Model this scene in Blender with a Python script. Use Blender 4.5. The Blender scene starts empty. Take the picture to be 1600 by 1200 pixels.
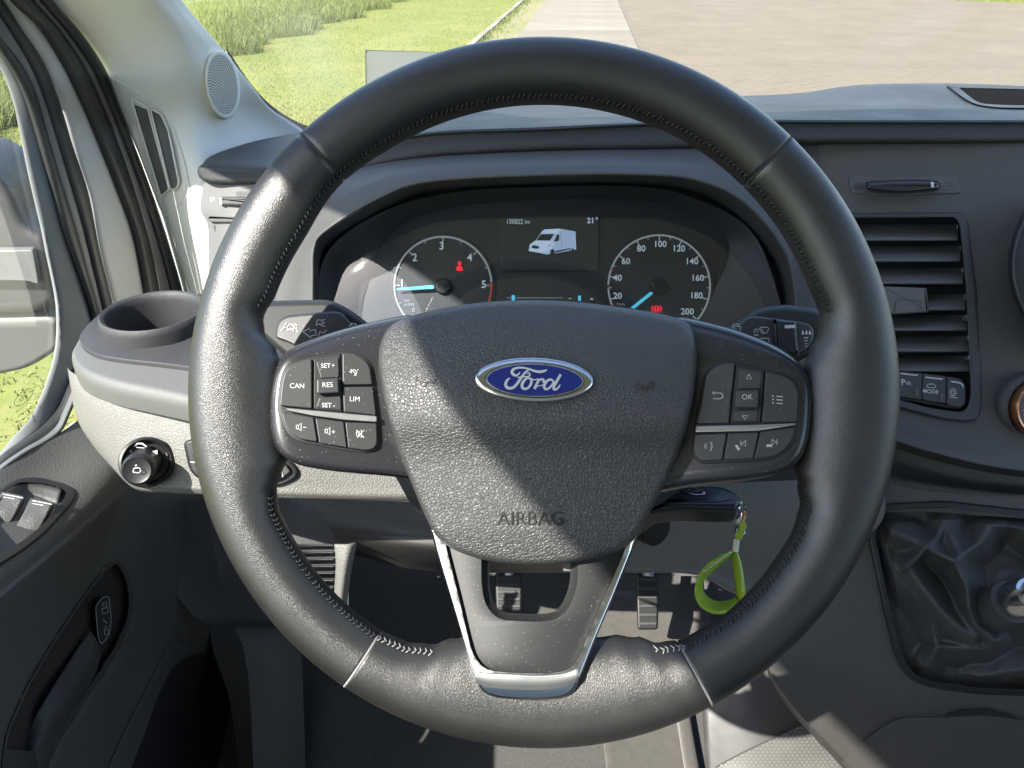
import bpy, bmesh, math, random
import numpy as np
from mathutils import Vector, Matrix, geometry, noise
random.seed(7)
R = math.radians
S = bpy.context.scene
COL = S.collection

# ------------------------------------------------------------------ camera
FPX = 1201.0                      # focal length in photo pixels (1600 wide)
EYE = Vector((0, 0, 1.85))
PITCH = R(30)
FW = Vector((0, math.cos(PITCH), -math.sin(PITCH)))
UP = Vector((0, math.sin(PITCH), math.cos(PITCH)))
RT = Vector((1, 0, 0))
cd = bpy.data.cameras.new('camera')
cam = bpy.data.objects.new('camera', cd)
COL.objects.link(cam)
cam.location = EYE
cam.rotation_euler = (R(60), 0, 0)
cd.sensor_width = 36
cd.lens = 36 * FPX / 1600
cd.clip_start = 0.02
cd.clip_end = 2000
S.camera = cam

# ------------------------------------------------------------------ light
SUN_DIR = Vector((0.68, 0.72, -1.0)).normalized()      # the way the light travels
W = bpy.data.worlds.new('World')
S.world = W
W.use_nodes = True
wn = W.node_tree
wn.nodes.clear()
sky = wn.nodes.new('ShaderNodeTexSky')
sky.sky_type = 'NISHITA'
sky.sun_disc = False
_to = -SUN_DIR
sky.sun_elevation = math.asin(_to.z)
sky.sun_rotation = math.atan2(_to.x, _to.y)
bg = wn.nodes.new('ShaderNodeBackground')
bg.inputs['Strength'].default_value = 0.15
wo = wn.nodes.new('ShaderNodeOutputWorld')
wn.links.new(sky.outputs[0], bg.inputs[0])
wn.links.new(bg.outputs[0], wo.inputs[0])
sl = bpy.data.lights.new('sun', 'SUN')
sl.energy = 5.0
sl.angle = R(0.5)
sl.color = (1, 0.95, 0.87)
sun = bpy.data.objects.new('sun', sl)
COL.objects.link(sun)
sun.rotation_euler = SUN_DIR.to_track_quat('-Z', 'Y').to_euler()
sun.location = (-3, -3, 6)
S.view_settings.view_transform = 'Standard'
S.view_settings.look = 'None'
S.view_settings.gamma = 1
S.view_settings.exposure = 1.75
S.cycles.use_denoising = True
S.cycles.max_bounces = 10
S.cycles.diffuse_bounces = 5
S.cycles.transparent_max_bounces = 24
S.cycles.caustics_reflective = False
S.cycles.sample_clamp_indirect = 6

# ------------------------------------------------------------------ placing helpers
def P(px, py, d):
    """point seen at photo pixel (px, py), d metres ahead of the eye"""
    return EYE + FW * d + RT * ((px - 800) / FPX * d) + UP * ((600 - py) / FPX * d)

def ray(px, py):
    return FW + RT * ((px - 800) / FPX) + UP * ((600 - py) / FPX)

def dx(x):                        # depth of the pixel ray on the plane x = const
    return lambda px, py: x / ((px - 800) / FPX)

def dz(z):                        # ... on the plane z = eye + const
    return lambda px, py: z / ray(px, py).z

def dpl(a, b, c):                 # ... on the plane through three (px, py, d)
    A, B, C = P(*a), P(*b), P(*c)
    n = (B - A).cross(C - A)
    k = n.dot(A - EYE)
    return lambda px, py: k / n.dot(ray(px, py))

def D(depth, px, py):
    return depth(px, py) if callable(depth) else depth

def V(p):
    return p if isinstance(p, Vector) else P(*p)

def crom(p0, p1, p2, p3, t):
    return 0.5 * (2 * p1 + (p2 - p0) * t + (2 * p0 - 5 * p1 + 4 * p2 - p3) * t * t + (3 * p1 - p0 - 3 * p2 + p3) * t ** 3)

def spline(pts, n, closed=False):
    """Catmull-Rom through pts (Vectors or tuples), n samples per span"""
    q = [Vector(p) for p in pts]
    m = len(q)
    out = []
    for i in range(m if closed else m - 1):
        if closed:
            a, b, c, d = q[i - 1], q[i], q[(i + 1) % m], q[(i + 2) % m]
        else:
            b, c = q[i], q[i + 1]
            a = q[i - 1] if i else b * 2 - c
            d = q[i + 2] if i + 2 < m else c * 2 - b
        for k in range(n):
            out.append(crom(a, b, c, d, k / n))
    if not closed:
        out.append(q[-1].copy())
    return out

def resample(pts, n):
    L = [0]
    for a, b in zip(pts, pts[1:]):
        L.append(L[-1] + (b - a).length)
    out, j = [], 0
    for k in range(n):
        s = L[-1] * k / (n - 1)
        while j < len(L) - 2 and L[j + 1] < s:
            j += 1
        t = (s - L[j]) / max(1e-9, L[j + 1] - L[j])
        out.append(pts[j].lerp(pts[j + 1], min(1, max(0, t))))
    return out

def roundpoly(pts, r=6, n=4):
    """polygon with rounded corners, pixel units; a point may carry its own radius as third value"""
    out, m = [], len(pts)
    for i in range(m):
        p = Vector(pts[i][:2]); a = Vector(pts[i - 1][:2]); b = Vector(pts[(i + 1) % m][:2])
        rr = pts[i][2] if len(pts[i]) > 2 else r
        ra = min(rr, (a - p).length * 0.48); rb = min(rr, (b - p).length * 0.48)
        if rr < 0.3:
            out.append(p); continue
        s = p + (a - p).normalized() * ra; e = p + (b - p).normalized() * rb
        for k in range(n + 1):
            t = k / n
            out.append(s * (1 - t) ** 2 + p * 2 * t * (1 - t) + e * t * t)
    return out

def ellipse(cx, cy, a, b, n=48, rot=0):
    c, s = math.cos(R(rot)), math.sin(R(rot))
    return [Vector((cx + a * math.cos(t) * c - b * math.sin(t) * s, cy + a * math.cos(t) * s + b * math.sin(t) * c))
            for t in [2 * math.pi * k / n for k in range(n)]]

def area2(pts):
    return sum(a.x * b.y - b.x * a.y for a, b in zip(pts, pts[1:] + pts[:1])) / 2

def inset(pts, w):
    sg = 1 if area2(pts) > 0 else -1
    m, out = len(pts), []
    for i in range(m):
        a, p, b = pts[i - 1], pts[i], pts[(i + 1) % m]
        e1 = (p - a); e2 = (b - p)
        if e1.length < 1e-6: e1 = e2
        if e2.length < 1e-6: e2 = e1
        n1 = Vector((-e1.y, e1.x)).normalized(); n2 = Vector((-e2.y, e2.x)).normalized()
        n = n1 + n2
        n = n.normalized() / max(0.45, n.normalized().dot(n1)) if n.length > 1e-6 else n1
        out.append(p + n * w * sg)
    return out

# ------------------------------------------------------------------ objects
def tag(o, label=None, cat=None, group=None, kind=None):
    for k, v in (('label', label), ('category', cat), ('group', group), ('kind', kind)):
        if v: o[k] = v
    return o

def thing(name, label, cat, loc, group=None):
    o = bpy.data.objects.new(name, None)
    COL.objects.link(o)
    o.location = loc
    o.empty_display_size = 0.02
    return tag(o, label, cat, group)

WORLD = {}                         # object name -> world location (parents are never rotated)
def wloc(o):
    return WORLD.get(o.name, Vector(o.location)) if o else Vector((0, 0, 0))

def build(name, verts, faces, mat, parent=None, smooth=True, sharp=40, fmat=None, recalc=False):
    me = bpy.data.meshes.new(name)
    vs = [Vector(v) for v in verts]
    lo = Vector([min(v[i] for v in vs) for i in range(3)]); hi = Vector([max(v[i] for v in vs) for i in range(3)])
    c = Vector(((lo.x + hi.x) / 2, (lo.y + hi.y) / 2, lo.z))
    me.from_pydata([v - c for v in vs], [], faces)
    for m in (mat if isinstance(mat, (list, tuple)) else [mat]):
        me.materials.append(m)
    if fmat:
        me.polygons.foreach_set('material_index', fmat)
    if recalc:
        bm = bmesh.new(); bm.from_mesh(me)
        bmesh.ops.remove_doubles(bm, verts=bm.verts, dist=1e-6)
        bmesh.ops.recalc_face_normals(bm, faces=bm.faces)
        bm.to_mesh(me); bm.free()
    me.polygons.foreach_set('use_smooth', [smooth] * len(me.polygons))
    if smooth and sharp:
        me.set_sharp_from_angle(angle=R(sharp))
    me.update()
    o = bpy.data.objects.new(name, me)
    COL.objects.link(o)
    WORLD[o.name] = c
    o.location = c - wloc(parent)
    if parent:
        o.parent = parent
    return o

def thicken(o, t, off=-1):
    m = o.modifiers.new('thickness', 'SOLIDIFY'); m.thickness = t; m.offset = off
    return o

class MB:
    """collects faces, then links them as ONE mesh object"""
    def __init__(s): s.v, s.f, s.m = [], [], []
    def add(s, verts, faces, mi=0):
        b = len(s.v)
        s.v += list(verts)
        s.f += [tuple(i + b for i in f) for f in faces]
        s.m += [mi] * len(faces)
        return s
    def build(s, name, mat, parent=None, **k):
        return build(name, s.v, s.f, mat, parent, fmat=s.m if isinstance(mat, (list, tuple)) else None, **k)

def gridfaces(nr, nc, closed=False):
    f = []
    for i in range(nr - 1):
        for j in range(nc if closed else nc - 1):
            k = (j + 1) % nc
            f.append((i * nc + j, i * nc + k, (i + 1) * nc + k, (i + 1) * nc + j))
    return f

def to_eye(v, f):
    """turn a sheet's faces so that its front looks towards the driver"""
    sm = 0
    for q in f[::3]:
        a, b, c = v[q[0]], v[q[1]], v[q[2]]
        n = (b - a).cross(c - a)
        if n.length > 1e-12: sm += n.normalized().dot((EYE - a).normalized())
    return f if sm >= 0 else [q[::-1] for q in f]

def surfgeo(rows, nu=6, nv=6):
    """bicubic sheet through rows of control points"""
    rr = [spline([V(p) for p in r], nu) for r in rows]
    cols = [spline(list(c), nv) for c in zip(*rr)]
    g = list(zip(*cols))
    return [p for r in g for p in r], gridfaces(len(g), len(g[0]))

def surf(name, rows, mat, parent=None, nu=6, nv=6, thick=0, sharp=60):
    v, f = surfgeo(rows, nu, nv)
    f = to_eye(v, f)
    o = build(name, v, f, mat, parent, sharp=sharp)
    if thick: thicken(o, thick, 0)
    return o

def plategeo(outline, depth, thick=0.004, bevel=2.0, bh=None, nb=3, ext=None, holes=(), back=False):
    """solid slab: outline in pixels laid on a depth field, rounded front edge, extruded away from the eye or along ext"""
    o = [Vector(p[:2]) for p in outline]
    if area2(o) < 0: o = o[::-1]
    bh = min(thick, bevel * 0.0004) if bh is None else bh
    E = ext.normalized() if ext is not None else None
    def at(p, off):
        if E is not None: return P(p.x, p.y, D(depth, p.x, p.y)) + E * off
        return P(p.x, p.y, D(depth, p.x, p.y) + off)
    rings = [[at(p, thick) for p in o]]
    last = o
    if bevel > 0:
        for k in range(nb + 1):
            a = k / nb * math.pi / 2
            last = inset(o, bevel * (1 - math.cos(a)))
            rings.append([at(p, bh * (1 - math.sin(a))) for p in last])
        if not holes:             # keeps the flat front flat under smooth shading
            last = inset(last, min(0.7, bevel * .5))
            rings.append([at(p, 0) for p in last])
    else:
        rings.append([at(p, 0) for p in o])
    n = len(o)
    v = [p for r in rings for p in r]
    f = gridfaces(len(rings), n, True)
    base = len(v) - n
    if holes:
        hl = [[Vector(p[:2]) for p in h] for h in holes]
        loops = [[Vector((p.x, p.y, 0)) for p in last]] + [[Vector((p.x, p.y, 0)) for p in h] for h in hl]
        idx = list(range(base, base + n))
        for h in hl:
            b = len(v)
            v += [at(p, 0) for p in h]; idx += list(range(b, b + len(h)))
            b2 = len(v)
            v += [at(p, thick) for p in h]
            m = len(h)
            f += [(b + i, b + (i + 1) % m, b2 + (i + 1) % m, b2 + i) for i in range(m)]
        for t in geometry.tessellate_polygon(loops):
            f.append(tuple(idx[i] for i in t))
    else:
        f.append(tuple(range(base, base + n)))
    if back and not holes: f.append(tuple(range(n))[::-1])
    return v, f

def plate(name, outline, depth, mat, parent=None, sharp=50, **k):
    v, f = plategeo(outline, depth, **k)
    o = build(name, v, f, mat, parent, sharp=sharp, recalc=True)
    if not k.get('holes') and not k.get('back'):
        o.data.polygons[-1].use_smooth = False      # the flat front is shaded as one plane
    return o

def tubegeo(path, r, seg=8, closed=False, cap=True):
    p = [V(q) for q in path]
    n = len(p)
    rad = r if isinstance(r, (list, tuple)) else [r] * n
    v = []
    nrm = None
    for i in range(n):
        t = (p[(i + 1) % n] - p[i - 1]) if closed else (p[min(n - 1, i + 1)] - p[max(0, i - 1)])
        t.normalize()
        if nrm is None:
            nrm = t.orthogonal().normalized()
        nrm = (nrm - t * nrm.dot(t)).normalized()
        b = t.cross(nrm)
        for k in range(seg):
            a = 2 * math.pi * k / seg
            v.append(p[i] + (nrm * math.cos(a) + b * math.sin(a)) * rad[i])
    f = gridfaces(n, seg, True)
    if closed:
        f += [((n - 1) * seg + k, (n - 1) * seg + (k + 1) % seg, (k + 1) % seg, k) for k in range(seg)]
    elif cap:
        f += [tuple(range(seg))[::-1], tuple((n - 1) * seg + k for k in range(seg))]
    return v, f

def tube(name, path, r, mat, parent=None, seg=8, closed=False):
    return build(name, *tubegeo(path, r, seg, closed), mat, parent, recalc=True)

def lathegeo(c, axis, prof, seg=40, up=None):
    """revolve (radius, height) pairs round an axis"""
    axis = axis.normalized()
    a = (up or axis.orthogonal()); a = (a - axis * a.dot(axis)).normalized(); b = axis.cross(a)
    v = []
    for r, h in prof:
        for k in range(seg):
            t = 2 * math.pi * k / seg
            v.append(c + axis * h + (a * math.cos(t) + b * math.sin(t)) * r)
    f = gridfaces(len(prof), seg, True)
    return v, f

def lathe(name, c, axis, prof, mat, parent=None, seg=40, sharp=40):
    return build(name, *lathegeo(c, axis, prof, seg), mat, parent, sharp=sharp, recalc=True)

def strokegeo(pts, w, depth, closed=False):
    """flat ribbon w pixels wide along a pixel polyline"""
    q = [Vector(p[:2]) for p in pts]
    n = len(q)
    v = []
    ww = w if isinstance(w, (list, tuple)) else [w] * n
    for i in range(n):
        t = (q[(i + 1) % n] - q[i - 1]) if closed else (q[min(n - 1, i + 1)] - q[max(0, i - 1)])
        t = t.normalized() if t.length > 1e-9 else Vector((1, 0))
        nn = Vector((-t.y, t.x)) * ww[i] / 2
        for s in (q[i] + nn, q[i] - nn):
            v.append(P(s.x, s.y, D(depth, s.x, s.y)))
    f = [(2 * i, 2 * i + 1, 2 * i + 3, 2 * i + 2) for i in range(n - 1)]
    if closed: f.append((2 * n - 2, 2 * n - 1, 1, 0))
    return v, f

_tc = {}
def textgeo(s, cx, cy, h, depth, rot=0, bold=0.0, sx=1.0, flip=False, extr=0.0):
    """text centred on a pixel, cap height h pixels"""
    key = (s, bold)
    if key not in _tc:
        cu = bpy.data.curves.new('txt', 'FONT')
        cu.body = s; cu.size = 1; cu.offset = bold; cu.resolution_u = 3
        cu.align_x = 'CENTER'
        ob = bpy.data.objects.new('txt', cu)
        me = bpy.data.meshes.new_from_object(ob)
        _tc[key] = ([tuple(v.co) for v in me.vertices], [tuple(p.vertices) for p in me.polygons])
        bpy.data.objects.remove(ob); bpy.data.curves.remove(cu); bpy.data.meshes.remove(me)
    vs, fs = _tc[key]
    k = h / 0.69
    c, sn = math.cos(R(rot)), math.sin(R(rot))
    v = []
    for x, y, z in vs:
        X, Y = x * k * sx * (-1 if flip else 1), -(y - 0.345) * k
        px, py = cx + X * c - Y * sn, cy + X * sn + Y * c
        v.append(P(px, py, D(depth, px, py)))
    f = list(fs)
    if extr:
        n = len(v)
        cnt = {}
        for q in fs:
            for a, b in zip(q, q[1:] + q[:1]):
                cnt[(a, b)] = 1
        v = v + [p + FW * extr for p in v]
        f += [(a, b, b + n, a + n) for (a, b) in cnt if (b, a) not in cnt]
    return v, f

def legend(name, mat, depth, parent=None, strokes=(), polys=(), texts=()):
    m = MB()
    for s in strokes:
        m.add(*strokegeo(s[0], s[1], depth, len(s) > 2 and s[2]))
    for p in polys:
        m.add([P(x, y, D(depth, x, y)) for x, y in [(q[0], q[1]) for q in p]], [tuple(range(len(p)))])
    for t in texts:
        m.add(*textgeo(t[0], t[1], t[2], t[3], depth, *(t[4:])))
    return m.build(name, mat, parent, smooth=False)

def boxgeo(c, x, y, z):
    """box from centre and three half-axis vectors"""
    v = [c + x * i + y * j + z * k for i in (-1, 1) for j in (-1, 1) for k in (-1, 1)]
    return v, [(0, 1, 3, 2), (4, 6, 7, 5), (0, 4, 5, 1), (2, 3, 7, 6), (0, 2, 6, 4), (1, 5, 7, 3)]

def box(name, c, x, y, z, mat, parent=None, bev=0.0):
    o = build(name, *boxgeo(c, x, y, z), mat, parent, recalc=True, sharp=35)
    if bev:
        m = o.modifiers.new('bevel', 'BEVEL'); m.width = bev; m.segments = 3
    return o

# ------------------------------------------------------------------ materials
def nd(t, kind, **kw):
    n = t.nodes.new(kind)
    for k, v in kw.items():
        if k in n.inputs: n.inputs[k].default_value = v
        else: setattr(n, k, v)
    return n

def material(name, col, rough=0.5, metal=0.0, spec=0.5, coat=0.0, emit=None, estr=1.0, var=0.0, vscale=30.0, bumps=(), rvar=0.0, sheen=0.0, stain=None, dust=0.0, dscale=700.0):
    """principled material; bumps: (kind, scale, strength, metres)"""
    m = bpy.data.materials.new(name)
    m.use_nodes = True
    t = m.node_tree
    b = t.nodes['Principled BSDF']
    b.inputs['Base Color'].default_value = (*col, 1)
    b.inputs['Roughness'].default_value = rough
    b.inputs['Metallic'].default_value = metal
    b.inputs['Specular IOR Level'].default_value = spec
    b.inputs['Coat Weight'].default_value = coat
    b.inputs['Sheen Weight'].default_value = sheen
    if emit:
        b.inputs['Emission Color'].default_value = (*emit, 1)
        b.inputs['Emission Strength'].default_value = estr
    tc = nd(t, 'ShaderNodeTexCoord')
    cur = None
    if var or rvar or stain:
        n1 = nd(t, 'ShaderNodeTexNoise', Scale=vscale, Detail=6.0, Roughness=0.65)
        t.links.new(tc.outputs['Object'], n1.inputs['Vector'])
        if var:
            mx = nd(t, 'ShaderNodeMixRGB', blend_type='MIX')
            mx.inputs[1].default_value = (*[c * (1 - var) for c in col], 1)
            mx.inputs[2].default_value = (*[min(1, c * (1 + var)) for c in (stain or col)], 1)
            t.links.new(n1.outputs['Fac'], mx.inputs[0])
            cur = mx.outputs[0]
            t.links.new(cur, b.inputs['Base Color'])
        if rvar:
            mr = nd(t, 'ShaderNodeMapRange')
            mr.inputs['From Min'].default_value = 0.3; mr.inputs['From Max'].default_value = 0.7
            mr.inputs['To Min'].default_value = max(0.02, rough - rvar); mr.inputs['To Max'].default_value = min(1, rough + rvar)
            t.links.new(n1.outputs['Fac'], mr.inputs['Value'])
            t.links.new(mr.outputs[0], b.inputs['Roughness'])
    if dust:
        vo = nd(t, 'ShaderNodeTexVoronoi', Scale=dscale)
        t.links.new(tc.outputs['Object'], vo.inputs['Vector'])
        lt = nd(t, 'ShaderNodeMath', operation='LESS_THAN'); lt.inputs[1].default_value = 0.16
        t.links.new(vo.outputs['Distance'], lt.inputs[0])
        sp = nd(t, 'ShaderNodeSeparateColor'); t.links.new(vo.outputs['Color'], sp.inputs[0])
        g = nd(t, 'ShaderNodeMath', operation='LESS_THAN'); g.inputs[1].default_value = dust
        t.links.new(sp.outputs[0], g.inputs[0])
        mu = nd(t, 'ShaderNodeMath', operation='MULTIPLY'); t.links.new(lt.outputs[0], mu.inputs[0]); t.links.new(g.outputs[0], mu.inputs[1])
        mx = nd(t, 'ShaderNodeMixRGB'); mx.inputs[1].default_value = (*col, 1); mx.inputs[2].default_value = (0.5, 0.48, 0.45, 1)
        if cur: t.links.new(cur, mx.inputs[1])
        t.links.new(mu.outputs[0], mx.inputs[0]); t.links.new(mx.outputs[0], b.inputs['Base Color'])
    prev = None
    for kind, sc, st, dist in bumps:
        if kind == 'cell':
            # leather cells: soft pebbles parted by creases
            w = nd(t, 'ShaderNodeTexNoise', Scale=sc * 0.9, Detail=2.0)
            t.links.new(tc.outputs['Object'], w.inputs['Vector'])
            ad = nd(t, 'ShaderNodeVectorMath', operation='MULTIPLY_ADD')
            ad.inputs[1].default_value = (0.85 / sc,) * 3
            t.links.new(w.outputs['Color'], ad.inputs[0]); t.links.new(tc.outputs['Object'], ad.inputs[2])
            v = nd(t, 'ShaderNodeTexVoronoi', Scale=sc, feature='DISTANCE_TO_EDGE')
            t.links.new(ad.outputs[0], v.inputs['Vector'])
            inv = nd(t, 'ShaderNodeMapRange', interpolation_type='SMOOTHSTEP')
            inv.inputs['From Max'].default_value = 0.24
            t.links.new(v.outputs['Distance'], inv.inputs['Value'])
            h = inv.outputs[0]
        elif kind == 'wave':
            v = nd(t, 'ShaderNodeTexWave', Scale=sc, Distortion=0.0)
            v.bands_direction = 'Z'
            t.links.new(tc.outputs['Object'], v.inputs['Vector']); h = v.outputs['Fac']
        else:
            v = nd(t, 'ShaderNodeTexNoise', Scale=sc, Detail=3.0 if kind == 'noise' else 8.0, Roughness=0.55)
            t.links.new(tc.outputs['Object'], v.inputs['Vector']); h = v.outputs['Fac']
        bp = nd(t, 'ShaderNodeBump', Strength=st, Distance=dist)
        t.links.new(h, bp.inputs['Height'])
        if prev: t.links.new(prev, bp.inputs['Normal'])
        prev = bp.outputs['Normal']
    if prev: t.links.new(prev, b.inputs['Normal'])
    return m

def glass(name, tint=(0.97, 0.985, 0.97), ior=1.5, dirt=0.0):
    """thin pane: clear, with a fresnel mirror on top"""
    m = bpy.data.materials.new(name)
    m.use_nodes = True
    t = m.node_tree
    t.nodes.remove(t.nodes['Principled BSDF'])
    o = t.nodes['Material Output']
    tr = nd(t, 'ShaderNodeBsdfTransparent'); tr.inputs[0].default_value = (*tint, 1)
    gl = nd(t, 'ShaderNodeBsdfGlossy', Roughness=0.01)
    # Schlick curve on the facing angle, the same from both sides of the pane
    lw = nd(t, 'ShaderNodeLayerWeight', Blend=0.5)
    pw = nd(t, 'ShaderNodeMath', operation='POWER'); pw.inputs[1].default_value = 5.0
    f0 = ((ior - 1) / (ior + 1)) ** 2 * 1.6
    fr = nd(t, 'ShaderNodeMath', operation='MULTIPLY_ADD'); fr.inputs[1].default_value = 1 - f0; fr.inputs[2].default_value = f0
    t.links.new(lw.outputs['Facing'], pw.inputs[0]); t.links.new(pw.outputs[0], fr.inputs[0])
    mx = nd(t, 'ShaderNodeMixShader')
    t.links.new(fr.outputs[0], mx.inputs[0]); t.links.new(tr.outputs[0], mx.inputs[1]); t.links.new(gl.outputs[0], mx.inputs[2])
    out = mx.outputs[0]
    if dirt:                      # wiped film of dust on the pane
        tc = nd(t, 'ShaderNodeTexCoord')
        mp = nd(t, 'ShaderNodeMapping'); mp.inputs['Scale'].default_value = (7, 1.2, 3); mp.inputs['Rotation'].default_value = (0, .5, .7)
        ns = nd(t, 'ShaderNodeTexNoise', Scale=1.6, Detail=5.0)
        mr = nd(t, 'ShaderNodeMapRange'); mr.inputs['From Min'].default_value = .42; mr.inputs['From Max'].default_value = .75; mr.inputs['To Min'].default_value = dirt * .35; mr.inputs['To Max'].default_value = dirt * 2.2
        df = nd(t, 'ShaderNodeBsdfTranslucent'); df.inputs[0].default_value = (.8, .8, .78, 1)
        d2 = nd(t, 'ShaderNodeBsdfDiffuse'); d2.inputs[0].default_value = (.8, .8, .78, 1)
        ad = nd(t, 'ShaderNodeMixShader'); ad.inputs[0].default_value = .5
        m2 = nd(t, 'ShaderNodeMixShader')
        t.links.new(tc.outputs['Object'], mp.inputs[0]); t.links.new(mp.outputs[0], ns.inputs[0]); t.links.new(ns.outputs['Fac'], mr.inputs[0])
        t.links.new(df.outputs[0], ad.inputs[1]); t.links.new(d2.outputs[0], ad.inputs[2])
        t.links.new(mr.outputs[0], m2.inputs[0]); t.links.new(out, m2.inputs[1]); t.links.new(ad.outputs[0], m2.inputs[2])
        out = m2.outputs[0]
    t.links.new(out, o.inputs['Surface'])
    return m

M = {}
M['rim'] = material('rim_leather', (0.0135, 0.0128, 0.0122), 0.38, spec=0.85, bumps=[('cell', 1150, 0.33, 0.00017), ('noise', 260, 0.07, 0.0006)], rvar=0.07, vscale=22)
M['pad'] = material('airbag_vinyl', (0.041, 0.040, 0.040), 0.50, spec=0.8, bumps=[('cell', 560, 0.62, 0.0006), ('noise', 300, 0.15, 0.0008)])
M['pad_text'] = material('lettering_shade_vinyl', (0.014, 0.014, 0.015), 0.5)  # darker copy of the vinyl paints the shade of the pressed-in letters
M['gloss'] = material('satin_black_panel', (0.020, 0.020, 0.023), 0.28, coat=0.25, bumps=[('noise', 3000, 0.05, 0.0002)], dust=0.10, dscale=1000)
M['button'] = material('button_plastic', (0.034, 0.034, 0.035), 0.42, bumps=[('noise', 4000, 0.1, 0.0002)], dust=0.06, dscale=1000)
M['tray'] = material('tray_shade_black', (0.012, 0.012, 0.013), 1.0, spec=0.0)  # black paints in the shade of a deep tray
M['flankgrey'] = material('scuffed_grey_moulding', (0.045, 0.042, 0.041), 0.5, var=0.15, vscale=30, rvar=0.1)
M['gap'] = material('shadow_gap_plastic', (0.012, 0.012, 0.013), 0.6)
M['white'] = material('white_print', (0.44, 0.44, 0.43), 0.5)
M['grey_print'] = material('grey_print', (0.33, 0.34, 0.34), 0.5)
M['satin'] = material('satin_grey_plastic', (0.018, 0.018, 0.019), 0.5, spec=0.3, bumps=[('noise', 2500, 0.1, 0.0002)], dust=0.07, dscale=1300)
M['chrome'] = material('brushed_chrome', (0.62, 0.62, 0.63), 0.19, metal=1.0, rvar=0.08, vscale=200, bumps=[('noise', 900, 0.05, 0.0003)])
M['silver'] = material('satin_silver', (0.6, 0.6, 0.6), 0.3, metal=1.0, rvar=0.1, vscale=300)
M['strip'] = material('matt_bright_trim', (0.50, 0.50, 0.49), 0.36, metal=0.9, rvar=0.03, vscale=90, bumps=[('noise', 700, 0.08, 0.0004)])
M['script'] = material('silver_enamel', (0.66, 0.66, 0.66), 0.35, metal=0.3)
M['pod'] = material('shelf_grey_plastic', (0.100, 0.100, 0.097), 0.5, bumps=[('cell', 800, 0.35, 0.0003)], var=0.06, vscale=12)
M['doorcard'] = material('door_card_plastic', (0.066, 0.064, 0.060), 0.5, bumps=[('cell', 420, 0.5, 0.0005)], var=0.10, vscale=14, rvar=0.1)
M['blue'] = material('badge_blue_enamel', (0.012, 0.022, 0.17), 0.15, coat=0.6)
M['thread'] = material('black_thread', (0.025, 0.025, 0.027), 0.7)
M['thread_light'] = material('worn_grey_thread', (0.20, 0.195, 0.19), 0.8)
M['dashtop'] = material('dash_top_vinyl', (0.030, 0.031, 0.033), 0.50, spec=0.38, bumps=[('cell', 600, 0.5, 0.0006)], rvar=0.07, vscale=9)
M['dark'] = material('dark_plastic', (0.035, 0.035, 0.037), 0.5, bumps=[('cell', 900, 0.35, 0.0004)], var=0.12, vscale=25, rvar=0.09)
M['black'] = material('black_plastic', (0.012, 0.012, 0.013), 0.45, bumps=[('noise', 900, 0.1, 0.0003)])
M['mid'] = material('mid_grey_plastic', (0.066, 0.065, 0.064), 0.48, bumps=[('cell', 700, 0.4, 0.0005)], var=0.08, vscale=12, rvar=0.09)
M['light'] = material('light_grey_plastic', (0.135, 0.132, 0.121), 0.5, bumps=[('cell', 420, 0.45, 0.0006), ('noise', 60, 0.1, 0.002)], var=0.07, vscale=14, rvar=0.08)
M['facia'] = material('facia_grey_plastic', (0.056, 0.052, 0.048), 0.5, bumps=[('cell', 800, 0.4, 0.0004)], var=0.10, vscale=18, rvar=0.12, dust=0.02, dscale=900)
M['cream'] = material('pale_pillar_plastic', (0.84, 0.825, 0.755), 0.6, bumps=[('noise', 1200, 0.12, 0.0003)], var=0.03, vscale=8)
M['headliner'] = material('headliner_felt', (0.55, 0.55, 0.52), 0.9)
M['rubber'] = material('door_seal_rubber', (0.026, 0.027, 0.027), 0.5, bumps=[('noise', 300, 0.1, 0.001)], var=0.3, vscale=40)
M['flange'] = material('grey_metal_flange', (0.11, 0.115, 0.115), 0.5, var=0.3, vscale=50)
M['paint'] = material('silver_paint', (0.24, 0.25, 0.25), 0.55, spec=0.3, var=0.06, vscale=20)
M['sash'] = material('grey_sash_paint', (0.17, 0.18, 0.18), 0.7, spec=0.1, var=0.08, vscale=15)
M['bolster'] = material('warm_grey_plastic', (0.098, 0.090, 0.082), 0.55, bumps=[('cell', 800, 0.35, 0.0003)], var=0.08, vscale=14)
M['pillarpaint'] = material('pale_pillar_paint', (0.40, 0.41, 0.40), 0.5, spec=0.3, var=0.06, vscale=20)
M['glass'] = glass('window_glass', dirt=0.008)
M['windscreen'] = glass('windscreen_glass', dirt=0.05)
M['screen_glass'] = glass('cluster_lens', (0.82, 0.84, 0.86), 1.55)
M['face'] = material('cluster_face', (0.034, 0.037, 0.040), 0.5)  # grey lifted to paint in the haze of lens reflections
M['lcd'] = material('screen_off_black', (0.004, 0.005, 0.006), 0.3, emit=(0.02, 0.022, 0.026), estr=0.25)
M['glow'] = material('lit_white_marking', (0.3, 0.35, 0.38), 0.5, emit=(0.62, 0.76, 0.83), estr=0.13)
M['glow_dim'] = material('dim_white_marking', (0.2, 0.22, 0.23), 0.5, emit=(0.62, 0.72, 0.78), estr=0.08)
M['glow_blue'] = material('lit_blue_needle', (0.1, 0.4, 0.5), 0.4, emit=(0.08, 0.55, 0.80), estr=0.22)
M['glow_red'] = material('lit_red_lamp', (0.5, 0.02, 0.03), 0.5, emit=(1.0, 0.02, 0.05), estr=0.26)
M['glow_van'] = material('lit_screen_blue_white', (0.2, 0.25, 0.3), 0.5, emit=(0.42, 0.58, 0.86), estr=0.17)
M['glow_van2'] = material('lit_screen_pale', (0.2, 0.25, 0.3), 0.5, emit=(0.60, 0.74, 0.95), estr=0.19)
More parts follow.
